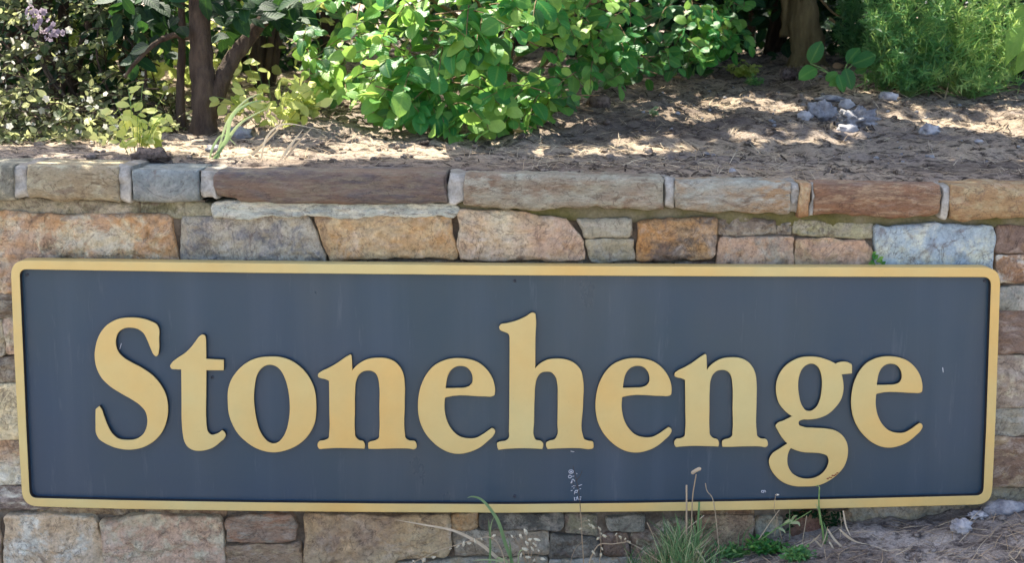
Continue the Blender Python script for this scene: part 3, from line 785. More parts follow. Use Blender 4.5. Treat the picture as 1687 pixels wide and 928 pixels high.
# white chalky scratches on the panel
def stroke(mb, pts, ox, oy, s, r=.0011):
    mb.tube([P(ox + x / s, oy + y / s, Y_PANEL - .0004) - SB for x, y in pts], r * .75, 5)
def ring_px(cx, cy, rx, ry, n=12): return [(cx + rx * math.cos(k * 2 * math.pi / n), cy + ry * math.sin(k * 2 * math.pi / n)) for k in range(n + 1)]
mk = [ring_px(253, 172, 24, 18), [(240, 172), (266, 172)], [(253, 163), (253, 181)], [(306, 190), (316, 195)], ring_px(241, 223, 16, 14), [(264, 221), (284, 217)],
      [(250, 290), (262, 258), (272, 246), (282, 258), (292, 272)], [(254, 275), (272, 268)], [(258, 288), (264, 272)], [(260, 328), (268, 322)], [(275, 318), (298, 316)],
      [(330, 316), (346, 310), (364, 304)], [(276, 342), (286, 338)], [(250, 368), (266, 362)], [(286, 402), (292, 372), (304, 362), (320, 366), (314, 384), (292, 386)],
      [(318, 364), (332, 352)], [(340, 348), (354, 346)], [(287, 434), (289, 466), (308, 462), (312, 436), (300, 440)], [(316, 424), (324, 460), (336, 442), (334, 462)],
      [(334, 430), (356, 430), (352, 444), (338, 446)], [(342, 460), (354, 458)]]
for pts in mk:
    mb = MB(); stroke(mb, pts, 900, 750, 6.19); mb.build('white_mark', M['chalk'], sign)
for pts in (ring_px(194, 76, 18, 13), [(200, 84), (206, 68), (216, 62), (226, 68), (228, 80), (220, 86)]):
    mb = MB(); stroke(mb, pts, 1230, 800, 7.25, .001); mb.build('white_mark', M['chalk'], sign)
for pts in ([(940, 744), (946, 745)], [(1553, 606), (1554, 614)], [(197, 576), (200, 566)], [(1268.5, 822), (1269.5, 827)]):
    mb = MB(); stroke(mb, pts, 0, 0, 1, .0012); mb.build('white_mark', M['chalk'], sign)
mb = MB()
for k in range(7): mb.blob(P(1364 + k * 2.6, 790 - k * 1.4 + RNG.uniform(-2, 2), Y_LETTER - .0004) - SB, .0026, k, .5, 1, scale=(1.2, .25, .8))
mb.build('rust_spot', M['rust'], sign)

# ------------------------------------------------------------------ foliage tools
def leaf_proto(L=1.0, W=.34, k=.85, fold=.18, curl=.22, nseg=6, wave=0.0, point=.0, ex=.75):
    """one leaf along +X, face up +Z; returns verts, faces, distance from the midrib"""
    v = []; f = []; rib = []
    for i in range(nseg + 1):
        t = i / nseg
        w = W * (math.sin(math.pi * t ** k) ** (ex + point * t)) if 0 < t < 1 else .012
        zc = -curl * t * t * L
        for s in (-1, -.5, 0, .5, 1):
            y = s * w
            z = zc + fold * abs(y) - .35 * fold * abs(s) * abs(y) + wave * math.sin(t * 9 + s * 2) * abs(s)
            v.append((t * L, y, z)); rib.append(abs(s))
    for i in range(nseg):
        for j in range(4):
            a = i * 5 + j
            f.append((a, a + 1, a + 6, a + 5))
    return np.array(v), f, np.array(rib)

PROTO = {
    'round': [leaf_proto(1, .34, .92, .20, .18, 7, ex=.58), leaf_proto(1, .40, .95, .10, .34, 7, wave=.03, ex=.55), leaf_proto(1, .31, .85, .30, .08, 7, .02, .1, .6), leaf_proto(1, .37, 1.0, .05, -.12, 7, wave=.045, ex=.55), leaf_proto(1, .28, .9, .45, .25, 7, .02, .1, .6)],
    'small': [leaf_proto(1, .26, .85, .2, .2, 4), leaf_proto(1, .32, .9, .1, .1, 4)],
    'tree': [leaf_proto(1, .30, .85, .15, .2, 4), leaf_proto(1, .34, .8, .2, .1, 4)],
    'wide': [leaf_proto(1, .27, .72, .22, .25, 10, .02, .5)],
    'blade': [leaf_proto(1, .06, .6, .3, .3, 4)],
    'petal': [leaf_proto(1, .42, 1.1, -.2, -.2, 3)],
    'ndl': [(np.array([(0, -.02, 0), (0, .02, 0), (.6, .022, .03), (.6, -.022, .03), (1, 0, 0)]), [(0, 1, 2, 3), (3, 2, 4)], np.array([1., 1, 1, 1, 1]))],
}
def basis(d, n):
    d = Vector(d).normalized(); n = Vector(n)
    n = n - d * n.dot(d)
    if n.length < 1e-4: n = d.orthogonal()
    n.normalize(); y = n.cross(d)
    return Matrix((d, y, n)).transposed()

def merge_leaves(name, leaves, mat, parent=None):
    """leaves: (origin, direction, normal, size, tint, kind) joined into one mesh"""
    V = []; Fq = []; R = []; T = []; A = []; base = 0
    for i, (o, d, n, s, t, kd) in enumerate(leaves):
        pv, pf, pr = PROTO[kd][i % len(PROTO[kd])]
        B = np.array(basis(d, n))
        V.append((pv * s) @ B.T + np.array(o)); R.append(pr); A.append(pv[:, 0]); T.append(np.full(len(pv), t))
        Fq.extend(tuple(q + base for q in face) for face in pf); base += len(pv)
    me = bpy.data.meshes.new(name)
    me.from_pydata(np.concatenate(V).tolist(), [], Fq)
    me.polygons.foreach_set('use_smooth', [True] * len(me.polygons))
    a = me.attributes.new('tint', 'FLOAT', 'POINT'); a.data.foreach_set('value', np.concatenate(T))
    a = me.attributes.new('rib', 'FLOAT', 'POINT'); a.data.foreach_set('value', np.concatenate(R))
    a = me.attributes.new('along', 'FLOAT', 'POINT'); a.data.foreach_set('value', np.concatenate(A))
    me.update()
    o = link(name, me, mat, parent); o['kind'] = 'stuff'
    return o

_pm = {}
def proto_mesh(kd, i, tb, mat, name):
    key = (kd, i, tb, mat.name)
    if key not in _pm:
        pv, pf, pr = PROTO[kd][i]
        me = bpy.data.meshes.new(name)
        me.from_pydata(pv.tolist(), [], [tuple(q) for q in pf])
        me.polygons.foreach_set('use_smooth', [True] * len(me.polygons))
        for an, val in (('tint', np.full(len(pv), (tb + .5) / 5)), ('rib', pr), ('along', pv[:, 0]), ('single', np.full(len(pv), .25))):
            a = me.attributes.new(an, 'FLOAT', 'POINT'); a.data.foreach_set('value', val)
        me.materials.append(mat); me.update(); _pm[key] = me
    return _pm[key]

def leaf_objects(leaves, mat, parent, name='leaf'):
    for i, (o, d, n, s, t, kd) in enumerate(leaves):
        tb = min(4, max(0, int(t * 5)))
        ob = bpy.data.objects.new(name, proto_mesh(kd, i % len(PROTO[kd]), tb, mat, name))
        COL.objects.link(ob); ob.parent = parent
        m = basis(d, n).to_4x4() @ Matrix.Scale(s, 4)
        m.translation = Vector(o)
        ob.matrix_local = m

def rel(leaves, b): return [(Vector(o) - b, d, n, s, t, k) for (o, d, n, s, t, k) in leaves]

def foliage(root, leaves, mat, n_obj, name='leaf', rest='foliage'):
    """the leaves that show largest become objects, the others one mass"""
    b = Vector(root.location)
    def key(l):
        u, v = to_px(l[0]); d = Vector(l[0]).y - CAM.y
        inside = -10 < u < 1697 and -10 < v < 900
        return (0 if inside else 1, d / l[3])
    ls = sorted(leaves, key=key)
    leaf_objects(rel(ls[:n_obj], b), mat, root, name)
    if ls[n_obj:]: merge_leaves(rest, rel(ls[n_obj:], b), mat, root)

# gaps cut into the crowns overhead so that sun flecks fall on these places
GAPS = []
def gap(p, r, pr=1.0): GAPS.append((Vector(p), r, pr))
for (u, v, r) in ((400, 262, .05), (440, 258, .07), (500, 255, .08), (570, 250, .08), (640, 247, .08), (700, 245, .07), (760, 242, .05), (450, 185, .12), (420, 205, .08),
                  (985, 228, .06), (1080, 238, .06), (1250, 238, .05), (1310, 232, .06), (1370, 225, .06), (1430, 216, .07), (1500, 192, .08), (1560, 182, .09), (1620, 172, .09), (1680, 168, .09), (1640, 156, .1)):
    gap(on_soil(u, v), r, 1.0 if u < 800 else .84)
for (u, v, Y, r) in ((955, 40, .75, .13), (960, 190, .75, .07), (560, 110, .8, .14), (620, 190, .6, .10), (850, 190, .5, .07), (720, 70, .6, .12), (860, 60, .6, .10), (540, 20, .9, .1), (1190, 60, 1.5, .10), (1060, 30, 1.2, .09),
                     (1580, 60, 1.3, .22), (1560, 120, 1.2, .15), (1680, 90, 1.0, .12), (450, 110, 1.6, .36), (520, 60, 1.8, .2), (250, 130, 1.35, .22), (400, 130, 1.7, .2), (220, 190, .5, .14), (440, 170, .75, .14), (60, 150, .7, .06), (30, 60, .7, .08), (110, 100, .7, .07), (180, 60, .9, .08), (100, 20, .8, .08), (400, 60, 2.0, .2)):
    gap(P(u, v, Y), r)
def shaded(p, slack=1.0):
    """True when a leaf at p does not stand in one of the gaps"""
    p = Vector(p)
    for t, r, pr in GAPS:
        w = p - t; k = w.dot(SUN_DIR)
        if k > .25 and (w - SUN_DIR * k).length < r * slack + ((.09 if pr == 1.0 else .05) if k > .9 else .02): return RNG.random() > pr
    return True

def twig_leaves(out, mb, C, T, n, size, tint, kd, spread=.9, face=(0, -.55, .75), jit=.45, start=.3, droop=.0, trad=.0022):
    C, T = Vector(C), Vector(T)
    L = (T - C).length
    mid = (C + T) / 2 + Vector((0, 0, droop * L + .12 * L))
    pts = arc([C, mid, T], 5)
    if mb is not None: mb.tube(pts, [trad * (1 - .6 * i / (len(pts) - 1)) for i in range(len(pts))], 4, .5)
    for i in range(n):
        t = start + (1 - start) * i / max(1, n - 1)
        k = t * (len(pts) - 1); a = min(int(k), len(pts) - 2)
        p = pts[a].lerp(pts[a + 1], k - a)
        d = (pts[a + 1] - pts[a]).normalized()
        side = d.cross(Vector((0, 0, 1)))
        if side.length < .1: side = Vector((1, 0, 0))
        side.normalize()
        sg = 1 if i % 2 else -1
        if i == n - 1: sg *= .15
        dd = (d + side * sg * spread + Vector((RNG.gauss(0, jit), RNG.gauss(0, jit), RNG.gauss(-.1, jit)))).normalized()
        nn = Vector(face) + Vector((RNG.gauss(0, jit), RNG.gauss(0, jit), RNG.gauss(0, jit)))
        s = size * (.45 + .75 * RNG.random() ** .8) * (1.0 if t < .85 else .8)
        if p.z < soil(p.x, p.y) + .012: p = Vector((p.x, p.y, soil(p.x, p.y) + .012))
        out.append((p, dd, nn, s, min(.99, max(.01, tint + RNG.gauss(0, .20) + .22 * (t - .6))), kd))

# ------------------------------------------------------------------ big leafy shrub in the middle
sb = on_soil(820, 200) + Vector((.0, .25, 0)); sb.z = soil(sb.x, sb.y)
shrub = thing('leafy_shrub', sb, 'large bright green shrub with big rounded leaves hanging over the bank behind the wall', 'shrub')
BU = [490, 520, 600, 700, 740, 800, 860, 890, 930, 1000, 1100, 1170, 1230]
BV = [90, 160, 186, 212, 230, 225, 220, 192, 165, 148, 122, 105, 85]
YU = [480, 540, 620, 700, 760, 840, 900, 960, 1050, 1150, 1240]
YV = [.85, .70, .56, .45, .42, .45, .60, .80, 1.15, 1.5, 1.75]
leaves = []; st = MB()
tips = []
for i in range(290):
    u = RNG.uniform(496, 1228)
    vb = interp(u, BU, BV)
    v = vb - (vb + 95) * RNG.random() ** 1.15
    Y = interp(u, YU, YV) + abs(RNG.gauss(0, .16)) + .30 * max(0, (60 - v)) / 300 * RNG.random()
    tips.append((u, v, Y))
for u in range(500, 1230, 26):                    # the hem of the shrub is closed
    tips.append((u + RNG.uniform(-10, 10), interp(u, BU, BV) - RNG.uniform(4, 30), interp(u, YU, YV) + RNG.uniform(0, .08)))
for i_, (u, v, Y) in enumerate(tips):
    T = P(u, v, Y)
    if not shaded(T) and v < -12: continue
    if fbm((u / 62, v / 62, 3.1), 1, 2, 4) < -.16 and i_ < 250 and v < interp(u, BU, BV) - 40: continue
    C = T + Vector((RNG.gauss(0, .09) + (.06 if u < 700 else -.05 if u > 1000 else 0), RNG.uniform(.08, .20), RNG.uniform(-.02, .14)))
    right = max(0, min(1, (u - 960) / 120))
    tint = .54 - .16 * right + .10 * math.sin(u * .021 + v * .017) + (.14 if u < 640 and v > 120 else 0)  # leaf tint darkened toward the right, painting in the shade there
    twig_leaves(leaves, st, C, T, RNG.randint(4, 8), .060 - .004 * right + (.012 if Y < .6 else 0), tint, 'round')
# inner leaves behind the front shell, tinted dark to paint in shade
for i in range(420):
    u = RNG.uniform(500, 1225); v = RNG.uniform(-90, interp(u, BU, BV) - 8)
    p = P(u, v, interp(u, YU, YV) + RNG.uniform(.25, .65))
    if p.z < soil(p.x, p.y) + .03 or (v < -12 and not shaded(p)): continue
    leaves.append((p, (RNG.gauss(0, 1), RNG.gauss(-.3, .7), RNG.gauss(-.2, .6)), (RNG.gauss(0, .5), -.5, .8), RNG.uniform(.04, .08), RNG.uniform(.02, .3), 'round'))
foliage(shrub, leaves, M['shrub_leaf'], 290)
for k in range(9):
    a = sb + Vector((RNG.uniform(-.12, .14), RNG.uniform(-.05, .15), -.02))
    u = 540 + k * 80; b = P(u, RNG.uniform(-60, 40), interp(u, YU, YV) + .25)
    mid = a.lerp(b, .5) + Vector((0, 0, .08))
    pts = arc([a, mid, b], 8); st.tube(pts, [.011 * (1 - .7 * i / len(pts)) for i in range(len(pts))], 6)
stm = MB(); stm.v = [Vector(p) - sb for p in st.v]; stm.f = st.f; stm.t = st.t
stm.build('stems', M['twig'], shrub)['kind'] = 'stuff'

# ------------------------------------------------------------------ flowering shrub at the left
lb = on_soil(130, 232) + Vector((0, .15, 0)); lb.z = soil(lb.x, lb.y)
lsh = thing('flowering_shrub', lb, 'bushy shrub with small leaves and cream flower flecks at the left end', 'shrub')
leaves = []; st = MB(); flowers = []
for i in range(520):
    u = RNG.uniform(-90, 290); vb = interp(u, [-90, 60, 150, 240, 285], [266, 264, 256, 240, 215])
    v = vb - (vb + 80) * RNG.random() ** 1.25
    if u > 170 and v < 150 and RNG.random() < .55: continue
    Y = interp(v, [-80, 100, 200, 262], [.85, .62, .42, .28]) + abs(RNG.gauss(0, .12)) + (.12 if u > 200 else 0)
    T = P(u, v, Y)
    if v < -12 and not shaded(T): continue
    C = T + Vector((RNG.gauss(0, .06), RNG.uniform(.04, .12), RNG.uniform(-.10, .05)))
    twig_leaves(leaves, st, C, T, RNG.randint(6, 10), RNG.choice((.020, .026, .034)), RNG.choice((.03, .08, .15, .3, .85)), 'small', jit=.55)
    if RNG.random() < .62:
        for q in range(RNG.randint(1, 4)):
            flowers.append(T + Vector((RNG.gauss(0, .03), RNG.gauss(-.01, .02), RNG.gauss(0, .03))))
foliage(lsh, leaves, M['pale_leaf'], 270)
stm = MB(); stm.v = [Vector(p) - lb for p in st.v]; stm.f = st.f; stm.t = st.t
for k in range(8):
    b = P(-60 + k * 40 + RNG.uniform(-25, 25), 20 + 60 * RNG.random(), .8) - lb; a = Vector((-.10 + .03 * k, RNG.uniform(.05, .2), -.02))
    pts = arc([a, a.lerp(b, .5) + Vector((RNG.gauss(0, .04), 0, .05)), b], 6); stm.tube(pts, [.005 * (1 - .6 * i / len(pts)) for i in range(len(pts))], 6)
stm.build('stems', M['bark'], lsh)['kind'] = 'stuff'
def flower_mesh(mat, r, seed):
    ls = []
    for k in range(5):
        a = k * 2 * math.pi / 5 + seed
        ls.append((Vector((0, 0, 0)), (math.cos(a), .25, math.sin(a)), (-.3 * math.cos(a), -1, -.3 * math.sin(a)), r, .3 + .12 * k, 'petal'))
    o = merge_leaves('flower', ls, mat); me = o.data; bpy.data.objects.remove(o); return me
fm = [flower_mesh(M['petal'], .011, s) for s in (0, .4)]
for i, p in enumerate(RNG.sample(flowers, min(len(flowers), 120))):
    o = bpy.data.objects.new('flower', fm[i % 2]); COL.objects.link(o); o.parent = lsh
    o.location = p - lb; o.rotation_euler = (RNG.uniform(-.9, .4), RNG.uniform(0, 6), RNG.uniform(-.8, .8)); s = RNG.uniform(.4, 1.1); o.scale = (s, s, s)
lf = flower_mesh(M['lilac'], .008, .2)
for hd in ((72, 42), (58, 20), (88, 55)):
    c0 = P(hd[0], hd[1], .55)
    for k in range(16):
        w = Vector((RNG.gauss(0, 1), RNG.gauss(0, 1), RNG.gauss(0, 1))).normalized()
        o = bpy.data.objects.new('flower', lf); COL.objects.link(o); o.parent = lsh
        o.location = c0 + Vector((w.x * .028, -abs(w.y) * .018, w.z * .018)) - lb; o.rotation_euler = (w.z, RNG.uniform(0, 6), w.x)

# low yellow-green herbs at the foot of the left shrub and round the tree
def low_herb(u, v, wpx, hpx, n, size, mat, tint, label, kd='small', name='low_herb', front=False, cat='plant', flat=0.0, nobj=0):
    b = on_front(u, v) if front else on_soil(u, v)
    r = thing(name, b, label, cat)
    sc = F_PX / ((b - CAM).length); w, h = wpx / sc / 2, hpx / sc
    ls = []; mb = MB()
    for i in range(n):
        a = RNG.uniform(0, 2 * math.pi); q = RNG.random() ** .6
        T = Vector((math.cos(a) * w * q, math.sin(a) * w * .6 * q, h * (1 - .5 * q) * RNG.uniform(.35, 1)))
        m = 6; C = Vector((T.x * .25, T.y * .25, 0))
        mb.tube(arc([C, (C + T) / 2 + Vector((0, 0, .1 * h)), T], 3), .0008, 3)
        for j in range(m):
            t = .3 + .7 * j / (m - 1); p = C.lerp(T, t)
            ls.append((p, (RNG.gauss(0, 1), RNG.gauss(-.2, .8), RNG.gauss(.2, .5)), (RNG.gauss(0, .5), -.6, .7), size * RNG.uniform(.6, 1.2), min(.98, max(.02, tint + RNG.gauss(0, .18))), kd))
    if nobj: leaf_objects(ls[:nobj], mat, r); ls = ls[nobj:]
    merge_leaves('foliage', ls, mat, r)
    mb.build('stems', M['green_stem'], r)['kind'] = 'stuff'
    return r
low_herb(225, 256, 150, 150, 15, .036, M['yellow_leaf'], .85, 'loose yellow green plant behind the grey capstone at the left', nobj=80)
low_herb(448, 212, 200, 150, 18, .042, M['yellow_leaf'], .9, 'sunlit yellow leaved plant right of the forked tree trunk', nobj=90)
low_herb(500, 195, 60, 60, 30, .034, M['yellow_leaf'], .8, 'sunlit pale yellow seedling under the left side of the big shrub', nobj=30)

# ------------------------------------------------------------------ trees
def crown(root, boxes, n, size, tint, name='crown', mat=None, slack=1.0):  # out-of-view clumps, some added forward to shade capstones and bank
    ls = []; b = Vector(root.location)
    for (cx, cy, cz, rx, ry, rz), m in zip(boxes, n):
        clumps = [(RNG.gauss(0, .5), RNG.gauss(0, .5), RNG.gauss(0, .5)) for _ in range(max(6, m // 45))]
        for i in range(m):
            q = RNG.choice(clumps)
            p = Vector((cx + rx * (q[0] + RNG.gauss(0, .2)), cy + ry * (q[1] + RNG.gauss(0, .2)), cz + rz * (q[2] + RNG.gauss(0, .2))))
            if p.y < -.15 and p.z < 2.2: continue
            u, v = to_px(p)
            inview = p.y > CAM.y + .5 and -60 < u < 1750 and v > -8
            if not inview and not shaded(p, slack): continue
            ls.append((p, (RNG.gauss(0, 1), RNG.gauss(0, 1), RNG.gauss(-.4, .5)), (RNG.gauss(0, .5), RNG.gauss(-.1, .5), 1), size * RNG.uniform(.7, 1.2), min(.98, max(.02, tint + RNG.gauss(0, .2))), 'tree'))
    return merge_leaves(name, rel(ls, b), mat or M['canopy_leaf'], root)

def trunk(root, name, pts, r0, r1, mat, seed=0):
    b = Vector(root.location); c0 = arc(pts, 10); n = len(c0); mb = MB()
    rs = [(r0 + (r1 - r0) * i / (n - 1)) * (1 + .45 * math.exp(-i / 3.0) * (1 if name == 'trunk' else .2)) for i in range(n)]
    v = []; f = []; K = 20
    mb.tube([p - b for p in c0], rs, K, .5, .22, seed)
    return mb.build(name, mat, root)

tb = on_soil(338, 224); tb.y += .06; tb.z = soil(tb.x, tb.y) - .02
t1 = thing('forked_tree', tb, 'small forked tree with a dark trunk standing between the left shrub and the big shrub', 'tree')
Yt = tb.y
trunk(t1, 'trunk', [P(337, 232, Yt), P(336, 190, Yt), P(333, 110, Yt + .02), P(330, 30, Yt + .04), P(326, -120, Yt + .1), P(330, -420, Yt + .25)], .036, .027, M['bark'], 1)
trunk(t1, 'limb', [P(344, 190, Yt + .01), P(362, 140, Yt + .02), P(385, 95, Yt + .05), P(420, 50, Yt + .08), P(462, -10, Yt + .12), P(540, -150, Yt + .25)], .026, .015, M['bark'], 2)
trunk(t1, 'limb', [P(322, 60, Yt + .02), P(285, 58, Yt + .03), P(255, 72, Yt), P(222, 104, Yt - .02), P(205, 128, Yt - .03)], .010, .004, M['bark'], 3)
trunk(t1, 'limb', [P(299, 232, Yt + .04), P(297, 150, Yt + .05), P(300, 60, Yt + .06), P(296, -80, Yt + .1)], .013, .009, M['bark'], 4)
trunk(t1, 'limb', [P(330, -120, Yt + .1), P(260, -260, Yt + .2), P(120, -420, Yt + .5)], .026, .012, M['bark'], 5)
crown(t1, [(-.9, .85, 2.75, .9, .45, .4), (-1.0, 1.2, 2.9, .9, .9, .7), (-.3, 1.9, 3.3, .9, .9, .7), (-1.6, 2.0, 3.0, .8, .9, .7)], [1300, 1500, 1500, 1200], .10, .35)
# dark leaves of this tree that hang into the picture
ls = []
for i in range(460):
    u = RNG.uniform(185, 500); v = RNG.uniform(-60, 100) * (1 if RNG.random() < .6 else .5)
    if 300 < u < 360 and RNG.random() < .75: continue
    if u > 380 and v > 40: continue
    p = P(u, v, Yt + RNG.uniform(-.05, .5))
    if v < -8 and not shaded(p): continue
    ls.append((p, (RNG.gauss(0, 1), RNG.gauss(0, .6), RNG.gauss(-.5, .5)), (RNG.gauss(0, .5), -.6, .7), RNG.uniform(.045, .075), RNG.uniform(.05, .5), 'tree'))
foliage(t1, ls, M['dark_leaf'], 200, rest='low_foliage')

tb2 = on_soil(1328, 106); tb2.z -= .03
t2 = thing('straight_tree', tb2, 'tree with a pale straight trunk standing in deep shade left of the feathery shrubs', 'tree')
Y2 = tb2.y
trunk(t2, 'trunk', [P(1331, 112, Y2), P(1329, 70, Y2), P(1322, 0, Y2 + .02), P(1316, -80, Y2 + .05), P(1312, -420, Y2 + .1)], .068, .052, M['pale_bark'], 6)
trunk(t2, 'limb', [P(1300, 60, Y2 + .05), P(1298, 10, Y2 + .06), P(1292, -60, Y2 + .08), P(1280, -300, Y2 + .1)], .030, .022, M['pale_bark'], 7)
trunk(t2, 'limb', [P(1366, 30, Y2 - .1), P(1385, 42, Y2 - .12), P(1402, 50, Y2 - .15), P(1410, 56, Y2 - .16)], .006, .003, M['twig'], 8)
trunk(t2, 'limb', [P(1345, -10, Y2), P(1372, 20, Y2 - .1), P(1396, 34, Y2 - .14), P(1412, 52, Y2 - .16)], .005, .0025, M['twig'], 9)
crown(t2, [(1.0, .85, 2.75, .9, .45, .4), (1.3, 1.6, 2.9, .9, .9, .6), (.7, 2.5, 3.3, .9, .9, .7), (1.9, 2.6, 3.2, .9, .9, .7)], [1300, 1500, 1500, 1300], .10, .35)

tb3 = Vector((.12, 3.4, 0)); tb3.z = soil(tb3.x, tb3.y) - .03  # unseen tree added so its crown shades the middle of the bank
t3 = thing('added_shade_tree', tb3, 'added tall tree hidden behind the big shrub with its unseen crown shading the bank', 'tree')
trunk(t3, 'trunk', [tb3, tb3 + Vector((.02, 0, .9)), tb3 + Vector((.06, -.1, 1.8)), tb3 + Vector((.0, -.2, 3.0))], .10, .06, M['bark'], 10)
trunk(t3, 'limb', [tb3 + Vector((.05, -.1, 1.7)), tb3 + Vector((-.5, -.6, 2.4)), tb3 + Vector((-.9, -1.1, 2.9))], .045, .02, M['bark'], 11)
trunk(t3, 'limb', [tb3 + Vector((.06, -.1, 1.8)), tb3 + Vector((.6, -.5, 2.5)), tb3 + Vector((1.1, -.9, 2.8))], .045, .02, M['bark'], 12)
crown(t3, [(.1, .9, 2.9, .9, .5, .4), (.1, 1.7, 3.1, 1.0, .9, .6), (.1, 2.8, 3.6, 1.2, 1.1, .8), (-1.2, 3.4, 3.4, 1.1, 1.0, .7), (1.6, 3.6, 3.5, 1.2, 1.0, .7)], [1200, 1700, 1800, 1300, 1400], .11, .3)

# ------------------------------------------------------------------ shrubs that close the view behind
def back_shrub(x, y, rx, ry, h, n, size, mat, tint, label, kd='tree', nobj=0):
    b = Vector((x, y, soil(x, y) - .02))
    r = thing('background_shrub', b, label, 'shrub', 'dark shrubs closing the view behind the bank')
    ls = []; mb = MB()
    for k in range(7):
        e = Vector((RNG.uniform(-.7, .7) * rx, RNG.uniform(-.7, .7) * ry, h * RNG.uniform(.6, .9)))
        pts = arc([(e.x * .1, e.y * .1, 0), (e.x * .5, e.y * .5, e.z * .55), tuple(e)], 5)
        mb.tube(pts, [.016 * (1 - .6 * i / len(pts)) for i in range(len(pts))], 6)
    cl = []
    for _ in range(max(14, n // 40)):
        a = RNG.uniform(0, 2 * math.pi); zz = RNG.random()
        w = math.sqrt(max(.05, 1 - (zz - .35) ** 2 * 1.6)) * RNG.uniform(.55, 1)
        cl.append((math.cos(a) * w * rx, math.sin(a) * w * ry, zz * h))
    for i in range(n):
        q = RNG.choice(cl); g = .12 * h
        p = Vector((q[0] + RNG.gauss(0, g), q[1] + RNG.gauss(0, g), max(.02, q[2] + RNG.gauss(0, g * .8))))
        ls.append((p, (RNG.gauss(0, 1), RNG.gauss(-.2, .8), RNG.gauss(-.2, .6)), (RNG.gauss(0, .5), RNG.gauss(-.5, .4), .8), size * RNG.uniform(.65, 1.2), min(.98, max(.02, tint + RNG.gauss(0, .18))), kd))
    merge_leaves('foliage', ls, mat, r)
    mb.build('stems', M['bark'], r)['kind'] = 'stuff'
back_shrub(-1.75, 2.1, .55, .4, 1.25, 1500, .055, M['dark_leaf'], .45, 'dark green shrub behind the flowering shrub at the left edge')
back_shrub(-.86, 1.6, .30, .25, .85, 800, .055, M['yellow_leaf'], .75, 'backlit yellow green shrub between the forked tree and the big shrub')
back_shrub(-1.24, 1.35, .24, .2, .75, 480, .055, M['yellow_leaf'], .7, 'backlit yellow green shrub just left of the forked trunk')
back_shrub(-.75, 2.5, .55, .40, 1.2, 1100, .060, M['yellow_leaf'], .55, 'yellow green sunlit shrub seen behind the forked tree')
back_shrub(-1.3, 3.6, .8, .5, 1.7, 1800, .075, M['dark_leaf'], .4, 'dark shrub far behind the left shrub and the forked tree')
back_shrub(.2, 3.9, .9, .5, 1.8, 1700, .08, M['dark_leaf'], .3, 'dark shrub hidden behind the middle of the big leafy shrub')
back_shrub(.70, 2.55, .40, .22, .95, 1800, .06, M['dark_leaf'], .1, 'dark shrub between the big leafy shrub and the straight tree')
back_shrub(1.62, 2.75, .42, .22, 1.1, 1900, .06, M['dark_leaf'], .05, 'added shrub tinted blackish for deep shade right behind the straight trunk')  # added for darkness; near-black leaf tint stands in for deep shade
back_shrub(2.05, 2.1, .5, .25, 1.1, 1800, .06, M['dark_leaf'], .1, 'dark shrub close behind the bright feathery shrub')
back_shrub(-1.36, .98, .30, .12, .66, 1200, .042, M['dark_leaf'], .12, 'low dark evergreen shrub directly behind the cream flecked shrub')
back_shrub(1.1, 2.95, .55, .2, .62, 1500, .06, M['dark_leaf'], .06, 'low added shrub tinted black as shade on the ground behind the straight tree')  # added to cover bright ground; near-black tint painted in as shade
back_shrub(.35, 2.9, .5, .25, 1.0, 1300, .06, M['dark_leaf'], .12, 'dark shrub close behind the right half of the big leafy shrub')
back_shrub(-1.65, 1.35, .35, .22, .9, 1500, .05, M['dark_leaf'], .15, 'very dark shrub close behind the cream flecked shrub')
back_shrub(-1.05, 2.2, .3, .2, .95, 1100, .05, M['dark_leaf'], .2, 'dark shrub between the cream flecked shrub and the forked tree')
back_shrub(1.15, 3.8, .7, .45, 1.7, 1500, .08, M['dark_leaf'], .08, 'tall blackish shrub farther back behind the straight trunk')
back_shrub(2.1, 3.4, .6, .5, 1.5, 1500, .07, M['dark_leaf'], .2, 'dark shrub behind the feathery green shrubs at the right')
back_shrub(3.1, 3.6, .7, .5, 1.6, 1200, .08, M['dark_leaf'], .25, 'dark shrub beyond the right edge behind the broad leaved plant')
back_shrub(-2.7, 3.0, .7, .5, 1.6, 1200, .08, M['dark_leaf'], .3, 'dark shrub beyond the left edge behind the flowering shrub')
for i, x in enumerate((-5.2, -3.6, -2.0, -.4, 1.2, 2.8, 4.6)):
    back_shrub(x, 5.6 + .3 * (i % 2), 1.1, .6, 2.6, 1500, .13, M['dark_leaf'], .2, 'tall dark hedge shrub in the farthest row, number %s from the left' % ('one', 'two', 'three', 'four', 'five', 'six', 'seven')[i])

